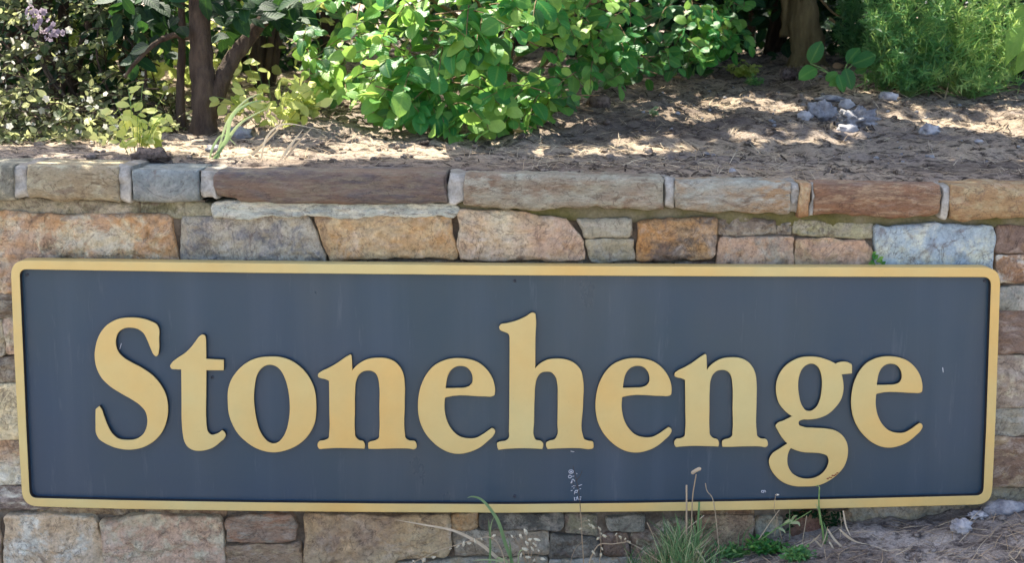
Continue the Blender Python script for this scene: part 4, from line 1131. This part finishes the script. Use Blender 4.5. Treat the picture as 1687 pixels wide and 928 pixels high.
# ------------------------------------------------------------------ feathery shrubs and other plants at the right
def feathery(u, v, spread, label, tint, n, mat):
    b = on_soil(u, v); r = thing('feathery_shrub', b, label, 'shrub', 'feathery shrubs at the right end of the bank')
    ls = []; mb = MB()
    for i in range(n):
        uu = u + RNG.uniform(-spread, spread); vv = RNG.uniform(-70, v - 12 - abs(uu - u) * .15)
        T = P(uu, vv, b.y + RNG.uniform(-.14, .25)) - b
        if T.z < .02: continue
        C = Vector((T.x * .6 + RNG.gauss(0, .05), T.y * .5, T.z * RNG.uniform(.15, .75)))
        pts = arc([C, (C + T) / 2 + Vector((0, 0, .03)), T], 6)
        mb.tube(arc([(0, 0, -.01), C * .6, C], 3), .0014, 4); mb.tube(pts, .0008, 4)
        for k in range(70):
            t = RNG.random() ** .8; q = t * (len(pts) - 1); a = min(int(q), len(pts) - 2)
            p = pts[a].lerp(pts[a + 1], q - a); d = (pts[a + 1] - pts[a]).normalized()
            dd = d * .5 + Vector((RNG.gauss(0, .8), RNG.gauss(0, .6), RNG.gauss(0, .6)))
            ls.append((p, dd, (RNG.gauss(0, .4), -.8, .6), RNG.uniform(.022, .044) * (1.2 - .5 * t), min(.98, max(.02, tint + .3 * (t - .6) + RNG.gauss(0, .12))), 'ndl'))
    merge_leaves('needles', ls, mat, r); mb.build('branches', M['green_stem'], r)['kind'] = 'stuff'
PROTO['ndl'] = [(p[0] * np.array([1, 2.4, 1]), p[1], p[2]) for p in PROTO['ndl']]
feathery(1590, 160, 95, 'bright yellow green feathery shrub in the sun near the right edge', .72, 120, M['needle'])
feathery(1495, 158, 75, 'darker green feathery shrub just left of the bright feathery one', .34, 130, M['needle'])
feathery(1445, 118, 70, 'dark bluish feathery shrub behind the round leaved seedling', .16, 90, M['needle'])

def explicit_plant(name, label, bpx, specs, mat, kd, cat='plant', Yoff=0.0, stemw=.0018):
    b = on_soil(*bpx); r = thing(name, b, label, cat); ls = []; mb = MB()
    for (u0, v0, u1, v1, dy, tint) in specs:
        p0, p1 = P(u0, v0, b.y + dy + Yoff), P(u1, v1, b.y + dy - .02 + Yoff)
        ls.append((p0 - b, p1 - p0, (RNG.gauss(0, .25), -.8, .5), (p1 - p0).length, tint, kd))
        q = p0 - b; mb.tube(arc([(0, 0, 0), (q.x * .45, q.y * .5, q.z * .7), q], 5), stemw, 5)
    leaf_objects(ls, mat, r); mb.build('stems', M['green_stem'], r)
    return r
explicit_plant('seedling', 'seedling with round dull green leaves in front of the straight tree', (1385, 152),
    [(1335, 104, 1352, 68, .0, .35), (1346, 112, 1318, 124, .0, .4), (1392, 112, 1404, 147, -.03, .3), (1404, 106, 1444, 92, .0, .22), (1380, 122, 1392, 150, -.04, .55),
     (1360, 132, 1378, 118, .0, .5), (1396, 104, 1412, 78, .03, .2), (1384, 132, 1366, 140, -.02, .45), (1408, 118, 1430, 112, .03, .25)], M['shrub_leaf'], 'round')
explicit_plant('broad_leaved_plant', 'plant with large pointed yellow green leaves at the right edge', (1700, 165),
    [(1696, 32, 1654, 100, -.1, .97), (1702, 22, 1668, 70, -.02, .95), (1708, 66, 1676, 122, -.06, .85), (1690, 6, 1664, 40, .0, .9), (1700, 20, 1742, 70, -.05, .9), (1708, 8, 1680, -30, .0, .85), (1712, 70, 1740, 120, -.04, .8), (1690, 20, 1660, 36, .04, .8)], M['shrub_leaf'], 'wide')
low_herb(1225, 128, 60, 30, 24, .026, M['yellow_leaf'], .6, 'small yellowish weed at the right foot of the big shrub', nobj=20)
low_herb(1240, 140, 40, 18, 20, .014, M['needle'], .45, 'tiny feathery green weed left of the pine cone')
low_herb(1076, 195, 14, 22, 3, .018, M['grass'], .8, 'single pale green sprout on the bare soil right of the big shrub')

def tuft(name, label, base, blades, mat, cat='grass tuft', w=.006, group=None, Y=None, part='blade'):
    """blades: (pixel points, width, tint, y offset)"""
    r = thing(name, base, label, cat, group)
    for (pts, ww, tint, dy) in blades:
        n = len(pts)
        c0 = [P(u, v, base.y + (dy * i / (n - 1))) - base for i, (u, v) in enumerate(pts)]
        mb = MB(); mb.blade(arc(c0, 6), ww, tint); mb.build(part, mat if not isinstance(mat, dict) else mat[tint], r)
    return r
g0 = on_soil(352, 262)
tuft('grass_tuft', 'tuft of long arching pale green grass blades in front of the forked tree', g0,
     [([(349, 266), (372, 231), (381, 194), (406, 172), (436, 164)], .010, .55, -.03), ([(352, 266), (376, 228), (400, 200), (444, 176)], .009, .8, .0),
      ([(356, 262), (375, 200), (405, 165), (434, 152)], .006, .9, .05), ([(358, 264), (364, 240), (372, 228)], .007, .4, .0), ([(345, 262), (352, 240), (368, 222), (390, 240)], .006, .6, .02)], M['grass'])
g1 = on_soil(460, 262)
tuft('straw_tuft', 'bent dry straw blades lying on the sunlit soil left of the big shrub', g1,
     [([(403, 266), (431, 240), (469, 202)], .008, .7, .04), ([(462, 264), (478, 240), (500, 212)], .008, .8, .03), ([(468, 264), (490, 236), (516, 208)], .006, .6, .06), ([(430, 262), (440, 225), (470, 204), (530, 214)], .005, .9, .03)], M['straw'])

# ------------------------------------------------------------------ stones, clods and litter on the bank
def rock(u, v, wpx, hpx, label, mat, seed, name='loose_stone', front=False, amp=.45, sub=3, group='loose stones on the bank', freq=1.8, cat='stone', deep=.8):
    b = on_front(u, v) if front else on_soil(u, v)
    sc = F_PX / (b - CAM).length
    mb = MB(); mb.blob((0, 0, hpx / sc * .16), 1.0, seed, amp, sub, .5, (wpx / sc / 2, wpx / sc / 2 * deep, hpx / sc / 2), freq)
    o = mb.build(name, mat); o.location = b
    return tag(o, label, cat, group)
rock(1412, 206, 58, 34, 'large crumbly pale grey stone on the bank below the seedling', M['rock'], 1, amp=.7, freq=2.6, sub=4)
rock(1352, 196, 46, 40, 'blue grey lump of stone left of the large crumbly stone', M['rock'], 2, amp=.5, sub=4)
rock(1394, 180, 24, 20, 'small white stone just above the large crumbly stone', M['white_rock'], 3)
rock(1464, 166, 30, 16, 'small white stone at the foot of the darker feathery shrub', M['white_rock'], 4)
rock(1326, 196, 24, 16, 'rounded whitish stone at the lower left of the blue grey lump', M['white_rock'], 6)
rock(1396, 216, 34, 16, 'flat cream stone at the lower left foot of the large crumbly stone', M['white_rock'], 7)
rock(1531, 220, 30, 20, 'pale ring shaped stone lying alone on the right of the bank', M['white_rock'], 8, amp=.7, freq=2.4)
rock(986, 176, 40, 34, 'rounded grey clod at the right foot of the big shrub', M['clod'], 9, amp=.25)
rock(396, 226, 38, 24, 'grey pitted stone beside the arching grass tuft', M['rock'], 10, amp=.5)
rock(1368, 168, 46, 12, 'long grey stone leaning beside the blue grey lump', M['rock'], 11, amp=.3)
rock(1206, 286, 12, 10, 'tiny white pebble just behind the right capstones', M['white_rock'], 12)
rock(1612, 238, 14, 7, 'white chip on the soil at the right', M['white_rock'], 13)
rock(1622, 160, 22, 10, 'flat brown stone below the bright feathery shrub', M['clod'], 14)
rock(1455, 116, 30, 18, 'tan stone between the seedling and the dark feathery shrub', M['deadleaf'], 15, amp=.5)
rock(352, 250, 26, 14, 'pinkish stone at the left of the arching grass tuft', M['rock'], 17)
rock(250, 262, 60, 26, 'dark clod of soil behind the grey capstone', M['clod'], 18, amp=.4, sub=4)

cb = on_soil(1298, 136)
cone = thing('pine_cone', cb, 'dark pine cone lying on the soil left of the seedling', 'pine cone')
mb = MB(); mb.blob((0, 0, .028), .022, 3, .1, 2, .5, (1.5, 1, 1)); mb.build('core', M['cone'], cone)
ls = []
for i in range(60):
    a = i * 2.4; t = (i + .5) / 60; x = (t - .5) * .075; rr = .024 * math.sin(math.pi * (.12 + .8 * t))
    d = Vector((.4, math.cos(a), math.sin(a)))
    ls.append((Vector((x, math.cos(a) * rr * .5, .028 + math.sin(a) * rr * .5)), d, (-1, math.cos(a) * .3, math.sin(a) * .3), .022, .3 + .5 * (i % 3 == 0), 'petal'))
merge_leaves('scales', ls, M['cone'], cone)

PROTO['chip'] = [(np.array([(0, -.05, 0), (0, .06, 0), (.5, .12, .05), (.5, -.09, .03), (1, .05, -.02), (1, -.07, .0)]), [(0, 1, 2, 3), (3, 2, 4, 5)], np.ones(6))]
def litter(name, label, n, zf, area, mat, lmin, lmax, wid, dens, tilt=.12, cat='litter'):
    ls = []
    tries = 0
    while len(ls) < n and tries < n * 12:
        tries += 1
        x = RNG.uniform(area[0], area[1]); y = area[2] + (area[3] - area[2]) * RNG.random() ** 1.4
        if RNG.random() > dens(x, y): continue
        z = zf(x, y)
        if zf is soil and z < cap_z(x) - .02: continue
        a = RNG.uniform(0, math.pi); L = RNG.uniform(lmin, lmax)
        d = Vector((math.cos(a), math.sin(a) * .7, RNG.gauss(0, tilt)))
        e = Vector((x, y, 0)) + d * L
        ls.append((Vector((x, y, z + .004)), (d.x, d.y, (zf(e.x, e.y) - z) / L + abs(RNG.gauss(0, tilt))), (RNG.gauss(0, .3), -.4, 1), L, RNG.uniform(.05, .95), 'chip' if name == 'bark_litter' else 'straw'))
    o = merge_leaves(name, ls, mat); tag(o, label, cat, None, 'stuff')
PROTO['straw'] = [(np.array([(0, -.014, 0), (0, .014, 0), (.5, .016, .02), (.5, -.012, .02), (1, .008, -.02), (1, -.008, -.02)]), [(0, 1, 2, 3), (3, 2, 4, 5)], np.ones(6)),
                  (np.array([(0, -.012, 0), (0, .012, 0), (.5, .046, .02), (.5, .022, .02), (1, .008, -.02), (1, -.008, -.02)]), [(0, 1, 2, 3), (3, 2, 4, 5)], np.ones(6))]
litter('straw_litter', 'thin dry straw and pine needles scattered over the bare bank', 5200, soil, (-1.3, 1.8, .04, 2.3), M['straw'], .012, .06, .002,
       lambda x, y: 1.0 if (.0 < x < .75 and y < .6) else .35)
litter('needle_litter', 'dry pine needles and straw bits on the mound at the wall foot', 1100, front_z, (.25, 1.5, -.45, -.05), M['straw'], .02, .06, .002, lambda x, y: .8)
def clods(name, label, n, zf, area, mat, rmin, rmax, skip=lambda x, y: False):
    mb = MB()
    for i in range(n):
        x = RNG.uniform(area[0], area[1]); y = area[2] + (area[3] - area[2]) * RNG.random() ** 1.3
        if skip(x, y) or (zf is soil and zf(x, y) < cap_z(x) - .02): continue
        r = rmin + (rmax - rmin) * RNG.random() ** 3
        mb.blob((x, y, zf(x, y) + r * .25), r, i, .5, 2, RNG.random(), (1, 1, .7))
    o = mb.build(name, mat); tag(o, label, 'soil crumbs', None, 'stuff')
clods('soil_crumbs', 'dark crumbs and small clods of earth lying on the bank', 1500, soil, (-1.3, 1.8, .05, 2.4), M['soil_back'], .003, .013)
litter('bark_litter', 'dark bits of bark and twig scattered over the bank', 2200, soil, (-1.3, 1.8, .04, 2.6), M['bark'], .006, .032, .003, lambda x, y: (.12 if x < .05 else .35) + .6 * min(1, max(0, y - .5)))
clods('stone_chips', 'scattered pale stone chips on the bank', 200, soil, (.3, 1.7, .3, 2.2), M['rock'], .002, .009)
clods('mound_crumbs', 'crumbs of earth on the mound at the wall foot', 420, front_z, (.3, 1.6, -.45, -.05), M['soil_front'], .002, .010)
for i, (u, v, a, lab) in enumerate(((1372, 116, .4, 'curled beige dead leaf behind the seedling'), (1120, 136, 2.2, 'brown dead leaf at the edge of the bare soil under the big shrub'), (1098, 132, 1.0, 'tan dead leaf beside the brown one under the big shrub'), (845, 222, .2, 'dead leaf under the hem of the big shrub'))):
    p = on_soil(u, v) + Vector((0, 0, .012))
    o = bpy.data.objects.new('dead_leaf', proto_mesh('wide', 0, 2, M['deadleaf'], 'dead_leaf')); COL.objects.link(o)
    m = basis((math.cos(a), math.sin(a), .3), (.3, -.6, .7)).to_4x4() @ Matrix.Scale(.06, 4); m.translation = p; o.matrix_world = m
    tag(o, lab, 'dead leaf', 'dead leaves on the bank')
for i, (pts, lab) in enumerate((([(1640, 122), (1658, 140), (1690, 152)], 'thin bent twig at the right edge under the broad leaved plant'), ([(1628, 118), (1640, 140), (1650, 158)], 'short straight twig right of the bright feathery shrub'),
                                ([(1520, 138), (1540, 152), (1560, 166)], 'pale dry stem leaning at the foot of the feathery shrubs'), ([(1568, 110), (1562, 140), (1556, 164)], 'upright dry stem in front of the bright feathery shrub'))):
    b = on_soil(*pts[-1]); n = len(pts)
    c0 = arc([P(u, v, b.y - .01 + .05 * (n - 1 - k)) for k, (u, v) in enumerate(pts)], 5)
    mb = MB(); mb.tube([p - b for p in c0], .0025, 5); o = mb.build('dry_twig', M['straw']); o.location = b
    tag(o, lab, 'twig', 'dry twigs on the bank')

# ------------------------------------------------------------------ weeds at the foot of the wall
def fbase(u, Y=-.10):
    x = P(u, 900, Y).x; return Vector((x, Y, front_z(x, Y)))
GR = M['grass']; STW = M['straw']
def weed(name, label, u, parts, cat='weed', Y=-.10, group=None):
    """parts: ('blade'|'stem'|'seed', pixel points, width, material, tint)"""
    b = fbase(u, Y); r = thing(name, b, label, cat, group)
    for (kd, pts, w, mat, t) in parts:
        mb = MB()
        if kd == 'seed':
            lines = [q[1] for q in parts if q[0] == 'stem']
            for k, (x, y) in enumerate(pts):
                near = []
                for ln in lines:
                    for a_, c_ in zip(ln[:-1], ln[1:]):
                        for g in range(9): near.append((a_[0] + (c_[0] - a_[0]) * g / 8, a_[1] + (c_[1] - a_[1]) * g / 8))
                if near:
                    q = min(near, key=lambda s_: (s_[0] - x) ** 2 + (s_[1] - y - 3) ** 2)
                    m3 = MB(); m3.tube(arc([P(q[0], q[1], Y - .004) - b, P((q[0] + x) / 2, min(q[1], y) + 1, Y - .006) - b, P(x, y, Y - .004) - b], 4), .0007, 4, .5); m3.build('pedicel', STW, r)
                mb = MB(); mb.blob((0, 0, 0), w * (.55 + .5 * ((k * 7) % 5) / 5), x * .1, .8, 2, t, (1.5, .7, .6 + .1 * (k % 4)), 2.4); o = mb.build('seed', mat, r); o.location = P(x, y, Y - .004) - b; o.rotation_euler = (.3, RNG.uniform(-1.4, 1.4), 0)
            continue
        c0 = [P(x, y, Y - .01 * i / len(pts)) - b for i, (x, y) in enumerate(pts)]
        if pts[0][1] > 915: c0.insert(0, Vector((c0[0].x, c0[0].y, -.005)))
        if kd == 'blade': mb.blade(arc(c0, 6), w, t)
        else: mb.tube(arc(c0, 5), [w * (1 - .5 * i / (5 * (len(c0) - 1))) for i in range(5 * (len(c0) - 1) + 1)], 5, t)
        mb.build(kd, mat, r)
    return r
weed('grass_weed', 'tall green grass blade bending left across the bottom gold frame', 846,
     [('blade', [(845, 935), (833, 898), (822, 863), (811, 844), (799, 829), (788, 821), (777, 819), (770, 821)], .0085, GR, .55),
      ('blade', [(806, 935), (808, 900), (806, 870), (805, 857)], .005, GR, .5), ('blade', [(808, 930), (807, 890), (809, 866), (814, 852)], .004, GR, .7), ('blade', [(842, 935), (841, 905), (838, 888)], .005, GR, .4),
      ('blade', [(836, 930), (822, 925), (800, 923), (778, 925)], .005, GR, .85), ('blade', [(818, 926), (828, 922), (835, 919)], .004, GR, .8)], 'grass', -.14)
weed('arching_grass', 'pale dried grass blade arching left over the mauve stone below the sign', 826,
     [('blade', [(828, 935), (812, 914), (783, 892), (744, 874), (696, 865), (651, 857)], .0085, STW, .8)], 'grass', -.12)
weed('seed_stalk', 'drooping dry stalk strung with white seed pods below the sign', 836,
     [('stem', [(832, 935), (822, 900), (806, 886), (783, 890), (742, 902), (720, 909), (700, 919), (676, 929)], .0016, STW, .6),
      ('seed', [(742, 905), (754, 901), (764, 897), (773, 896), (783, 893), (793, 889), (714, 919), (698, 924), (682, 926), (813, 884)], .0048, M['petal'], .4)], 'weed', -.16)
weed('white_seed_weed', 'bushy weed with many white fluffy seed heads below the sign', 872,
     [('stem', [(872, 938), (870, 910), (866, 878)], .0014, STW, .4), ('stem', [(872, 938), (876, 912), (882, 896)], .0014, STW, .4), ('stem', [(870, 938), (858, 905), (845, 884)], .0014, STW, .3),
      ('stem', [(874, 938), (884, 920), (890, 908)], .0013, STW, .3), ('stem', [(866, 938), (862, 905), (858, 885)], .0013, STW, .3), ('stem', [(854, 935), (854, 916), (858, 908), (862, 907)], .0022, M['grass'], .95),
      ('seed', [(844, 885), (858, 884), (866, 877), (873, 890), (881, 898), (888, 909), (870, 919), (865, 906), (877, 905), (894, 922), (880, 924), (868, 896), (884, 890), (858, 916)], .0055, M['petal'], .4)], 'weed', -.15)
weed('dry_stalk', 'thin dry stalk with yellowish seed pods in front of the sign bottom', 962,
     [('stem', [(962, 938), (959, 890), (957, 852), (955, 835)], .0018, STW, .4), ('stem', [(957, 852), (954, 815), (949, 790), (944, 768)], .0011, M['bark'], .2), ('stem', [(949, 792), (956, 784), (959, 776)], .0008, M['bark'], .2), ('stem', [(952, 805), (946, 800), (942, 792)], .0008, M['bark'], .2), ('stem', [(968, 938), (985, 900), (1010, 897), (1037, 893)], .0022, STW, .55),
      ('stem', [(988, 930), (990, 900), (988, 872)], .0016, STW, .5), ('stem', [(940, 930), (948, 905), (960, 893)], .0012, STW, .3),
      ('seed', [(970, 858), (972, 866), (977, 869), (956, 872), (988, 872), (990, 880), (985, 888), (996, 884), (1015, 881), (1022, 886), (1030, 889), (1036, 894), (978, 912), (992, 905), (990, 915)], .0042, M['petal'], .2)], 'weed', -.13)
# the green clump of grass
gb = fbase(1115, -.12); clump = thing('grass_clump', gb, 'dense clump of thin green grass under the sign right of centre', 'grass tuft')
mb = MB()
for i in range(900):
    u = RNG.gauss(1112, 30); y0 = -.12 + RNG.uniform(-.07, .05); x = P(u, 900, y0).x; z = front_z(x, y0)
    h = (.02 + .10 * RNG.random() ** 1.4) * (1.25 if 1095 < u < 1150 else .8); ln = RNG.gauss(0, .03)
    p = Vector((x, y0, z - .004)) - gb
    mb.blade(arc([p, p + Vector((ln * .3, RNG.gauss(0, .008), h * .6)), p + Vector((ln, RNG.gauss(-.01, .015), h))], 3), RNG.uniform(.0012, .0030), RNG.random() ** 1.4)
o = mb.build('blades', GR, clump); o['kind'] = 'stuff'
mb = MB()
for i in range(110):
    u = RNG.gauss(1112, 34); y0 = -.12 + RNG.uniform(-.07, .06); x = P(u, 900, y0).x; z = front_z(x, y0)
    h = .03 + .10 * RNG.random() ** 1.2; ln = RNG.gauss(0, .05); p = Vector((x, y0, z - .004)) - gb
    mb.blade(arc([p, p + Vector((ln * .25, RNG.gauss(0, .012), h * .6)), p + Vector((ln, RNG.gauss(-.01, .02), h))], 3), RNG.uniform(.0010, .0022), RNG.random())
o = mb.build('dry_blades', STW, clump); o['kind'] = 'stuff'
for (pts, w, t, mt, kd) in (([(1128, 930), (1138, 880), (1141, 820), (1147, 782)], .0015, .5, STW, 'stem'), ([(1130, 930), (1131, 860), (1131, 800)], .0022, .6, STW, 'stem'), ([(1152, 930), (1150, 870), (1152, 828)], .0026, .5, GR, 'stem'),
                            ([(1185, 910), (1176, 830), (1165, 810), (1162, 797)], .0011, .6, STW, 'stem'), ([(1100, 930), (1125, 880), (1160, 850)], .0012, .7, STW, 'stem'), ([(1082, 930), (1078, 890), (1066, 862)], .0012, .5, STW, 'stem'),
                            ([(1118, 930), (1120, 880), (1112, 846)], .006, .5, GR, 'blade'), ([(1140, 930), (1146, 890), (1140, 850)], .007, .55, GR, 'blade'), ([(1135, 930), (1152, 880), (1156, 848)], .006, .4, GR, 'blade'), ([(1110, 930), (1118, 900), (1134, 856)], .005, .7, GR, 'blade')):
    m2 = MB(); c0 = arc([P(x, y, -.125) - gb for x, y in pts], 5)
    if kd == 'blade': m2.blade(c0, w, t)
    else: m2.tube(c0, w, 5, t)
    m2.build(kd, mt, clump)
m2 = MB(); m2.tube(arc([P(1139, 781, -.126) - gb, P(1146, 776, -.126) - gb, P(1155, 772, -.126) - gb], 4), [.002] + [.0045] * 7 + [.0015], 7, .7); m2.build('seed_head', STW, clump)
low_herb(1262, 914, 70, 36, 70, .012, M['shrub_leaf'], .35, 'small fresh green herb on the mound under the letter g', front=True, name='herb')
low_herb(1312, 926, 60, 34, 60, .010, M['needle'], .35, 'grey green mossy herb below the reddish stone', front=True, name='herb')
low_herb(1205, 922, 60, 30, 50, .010, M['needle'], .3, 'thin dull green herb right of the grass clump', front=True, name='herb')
weed('green_stem_weed', 'thick green stem rising to the bottom of the letter g', 1356,
     [('stem', [(1358, 900), (1355, 872), (1351, 850), (1349, 830), (1350, 803)], .0032, M['green_stem'], .5), ('blade', [(1352, 866), (1350, 845), (1344, 831)], .006, GR, .9), ('blade', [(1358, 900), (1362, 880), (1356, 860)], .006, GR, .3),
      ('seed', [(1347, 801)], .004, M['green_stem'], .5)], 'weed', -.10)
weed('leafy_stalk', 'leaning stalk with small whitish leaves under the letter g', 1256,
     [('stem', [(1254, 890), (1285, 868), (1310, 858), (1337, 842)], .0016, M['green_stem'], .5), ('blade', [(1290, 866), (1300, 858), (1306, 862)], .007, GR, .9), ('blade', [(1300, 862), (1314, 862), (1318, 868)], .008, GR, .95),
      ('blade', [(1280, 870), (1290, 874), (1294, 880)], .006, GR, .9), ('blade', [(1304, 860), (1308, 852), (1314, 850)], .006, GR, .8), ('stem', [(1301, 890), (1301, 865), (1301, 840)], .0012, GR, .6)], 'weed', -.09)
weed('dry_weed', 'few straw coloured dry stems leaning against the wall under the letter g', 1275,
     [('stem', [(1250, 890), (1270, 860), (1284, 841)], .0014, STW, .7), ('stem', [(1288, 890), (1281, 860), (1275, 838)], .0011, STW, .5), ('stem', [(1276, 884), (1279, 862), (1282, 848)], .0010, STW, .5),
      ('stem', [(1320, 905), (1325, 875), (1329, 850)], .0014, STW, .8), ('stem', [(1439 - 55, 890), (1386, 865), (1384, 845)], .0008, STW, .8), ('seed', [(1281, 816)], .0052, M['petal'], .9)], 'weed', -.085)
weed('dry_grass', 'sprawling pale dry grass on the mound right of the green stem', 1385,
     [('blade', [(1364, 873), (1375, 890), (1400, 915), (1416, 938)], .005, STW, .8), ('blade', [(1383, 873), (1400, 887), (1416, 896)], .004, STW, .7), ('blade', [(1389, 842), (1394, 868), (1402, 885)], .004, STW, .9),
      ('blade', [(1340, 888), (1356, 905), (1376, 932)], .004, STW, .6), ('blade', [(1366, 894), (1378, 912), (1398, 935)], .0045, STW, .95), ('blade', [(1330, 900), (1344, 888), (1354, 878)], .003, STW, .6), ('blade', [(1352, 905), (1360, 885), (1364, 868)], .003, STW, .7),
      ('blade', [(1352, 918), (1366, 908), (1390, 905)], .003, STW, .8), ('blade', [(1372, 922), (1390, 918), (1410, 926)], .0035, STW, .9), ('blade', [(1350, 930), (1372, 915), (1385, 900)], .003, STW, .75), ('blade', [(1388, 880), (1406, 892), (1430, 898)], .003, STW, .9)], 'grass', -.13)
b = P(1345, 868, -.012); mo = thing('wall_moss', b, 'dark green moss and ferny leaves on stones under the letter g', 'moss'); ls = []
for i in range(240):
    u, v = RNG.uniform(1298, 1388), RNG.uniform(843, 870)
    if 1305 < u < 1350 and v > 852: continue
    ls.append((P(u, v, -.016) - b, (RNG.gauss(0, .7), -.5, RNG.gauss(0, .7)), (RNG.gauss(0, .4), -.6, .8), RNG.uniform(.006, .013), RNG.uniform(.05, .4), 'small'))
merge_leaves('foliage', ls, M['dark_leaf'], mo)
b = P(1440, 438, -.012); fe = thing('wall_fern', b, 'little green fern growing in the joint left of the blue grey stone', 'fern'); ls = []
for i in range(26):
    u, v = RNG.uniform(1434, 1456), RNG.uniform(416, 440)
    if u - 1434 > (v - 412) * .95: continue
    ls.append((P(u, v, -.018) - b, (RNG.gauss(.3, .6), -.4, RNG.gauss(.1, .6)), (RNG.gauss(0, .3), -.8, .5), RNG.uniform(.010, .016), RNG.uniform(.3, .75), 'small'))
leaf_objects(ls, M['shrub_leaf'], fe)
rock(1583, 874, 30, 26, 'bright white crumbly stone on the mound below the sign corner', M['white_rock'], 21, front=True, amp=.6, group='pale stones on the mound', freq=2.2)
rock(1655, 846, 70, 26, 'flat pale grey stone leaning at the wall foot right of the sign', M['rock'], 22, front=True, amp=.3, group='pale stones on the mound', deep=.5)
rock(1612, 852, 26, 12, 'spiky little white fragments between the white and flat stones', M['white_rock'], 23, front=True, amp=.9, freq=3.2, group='pale stones on the mound')
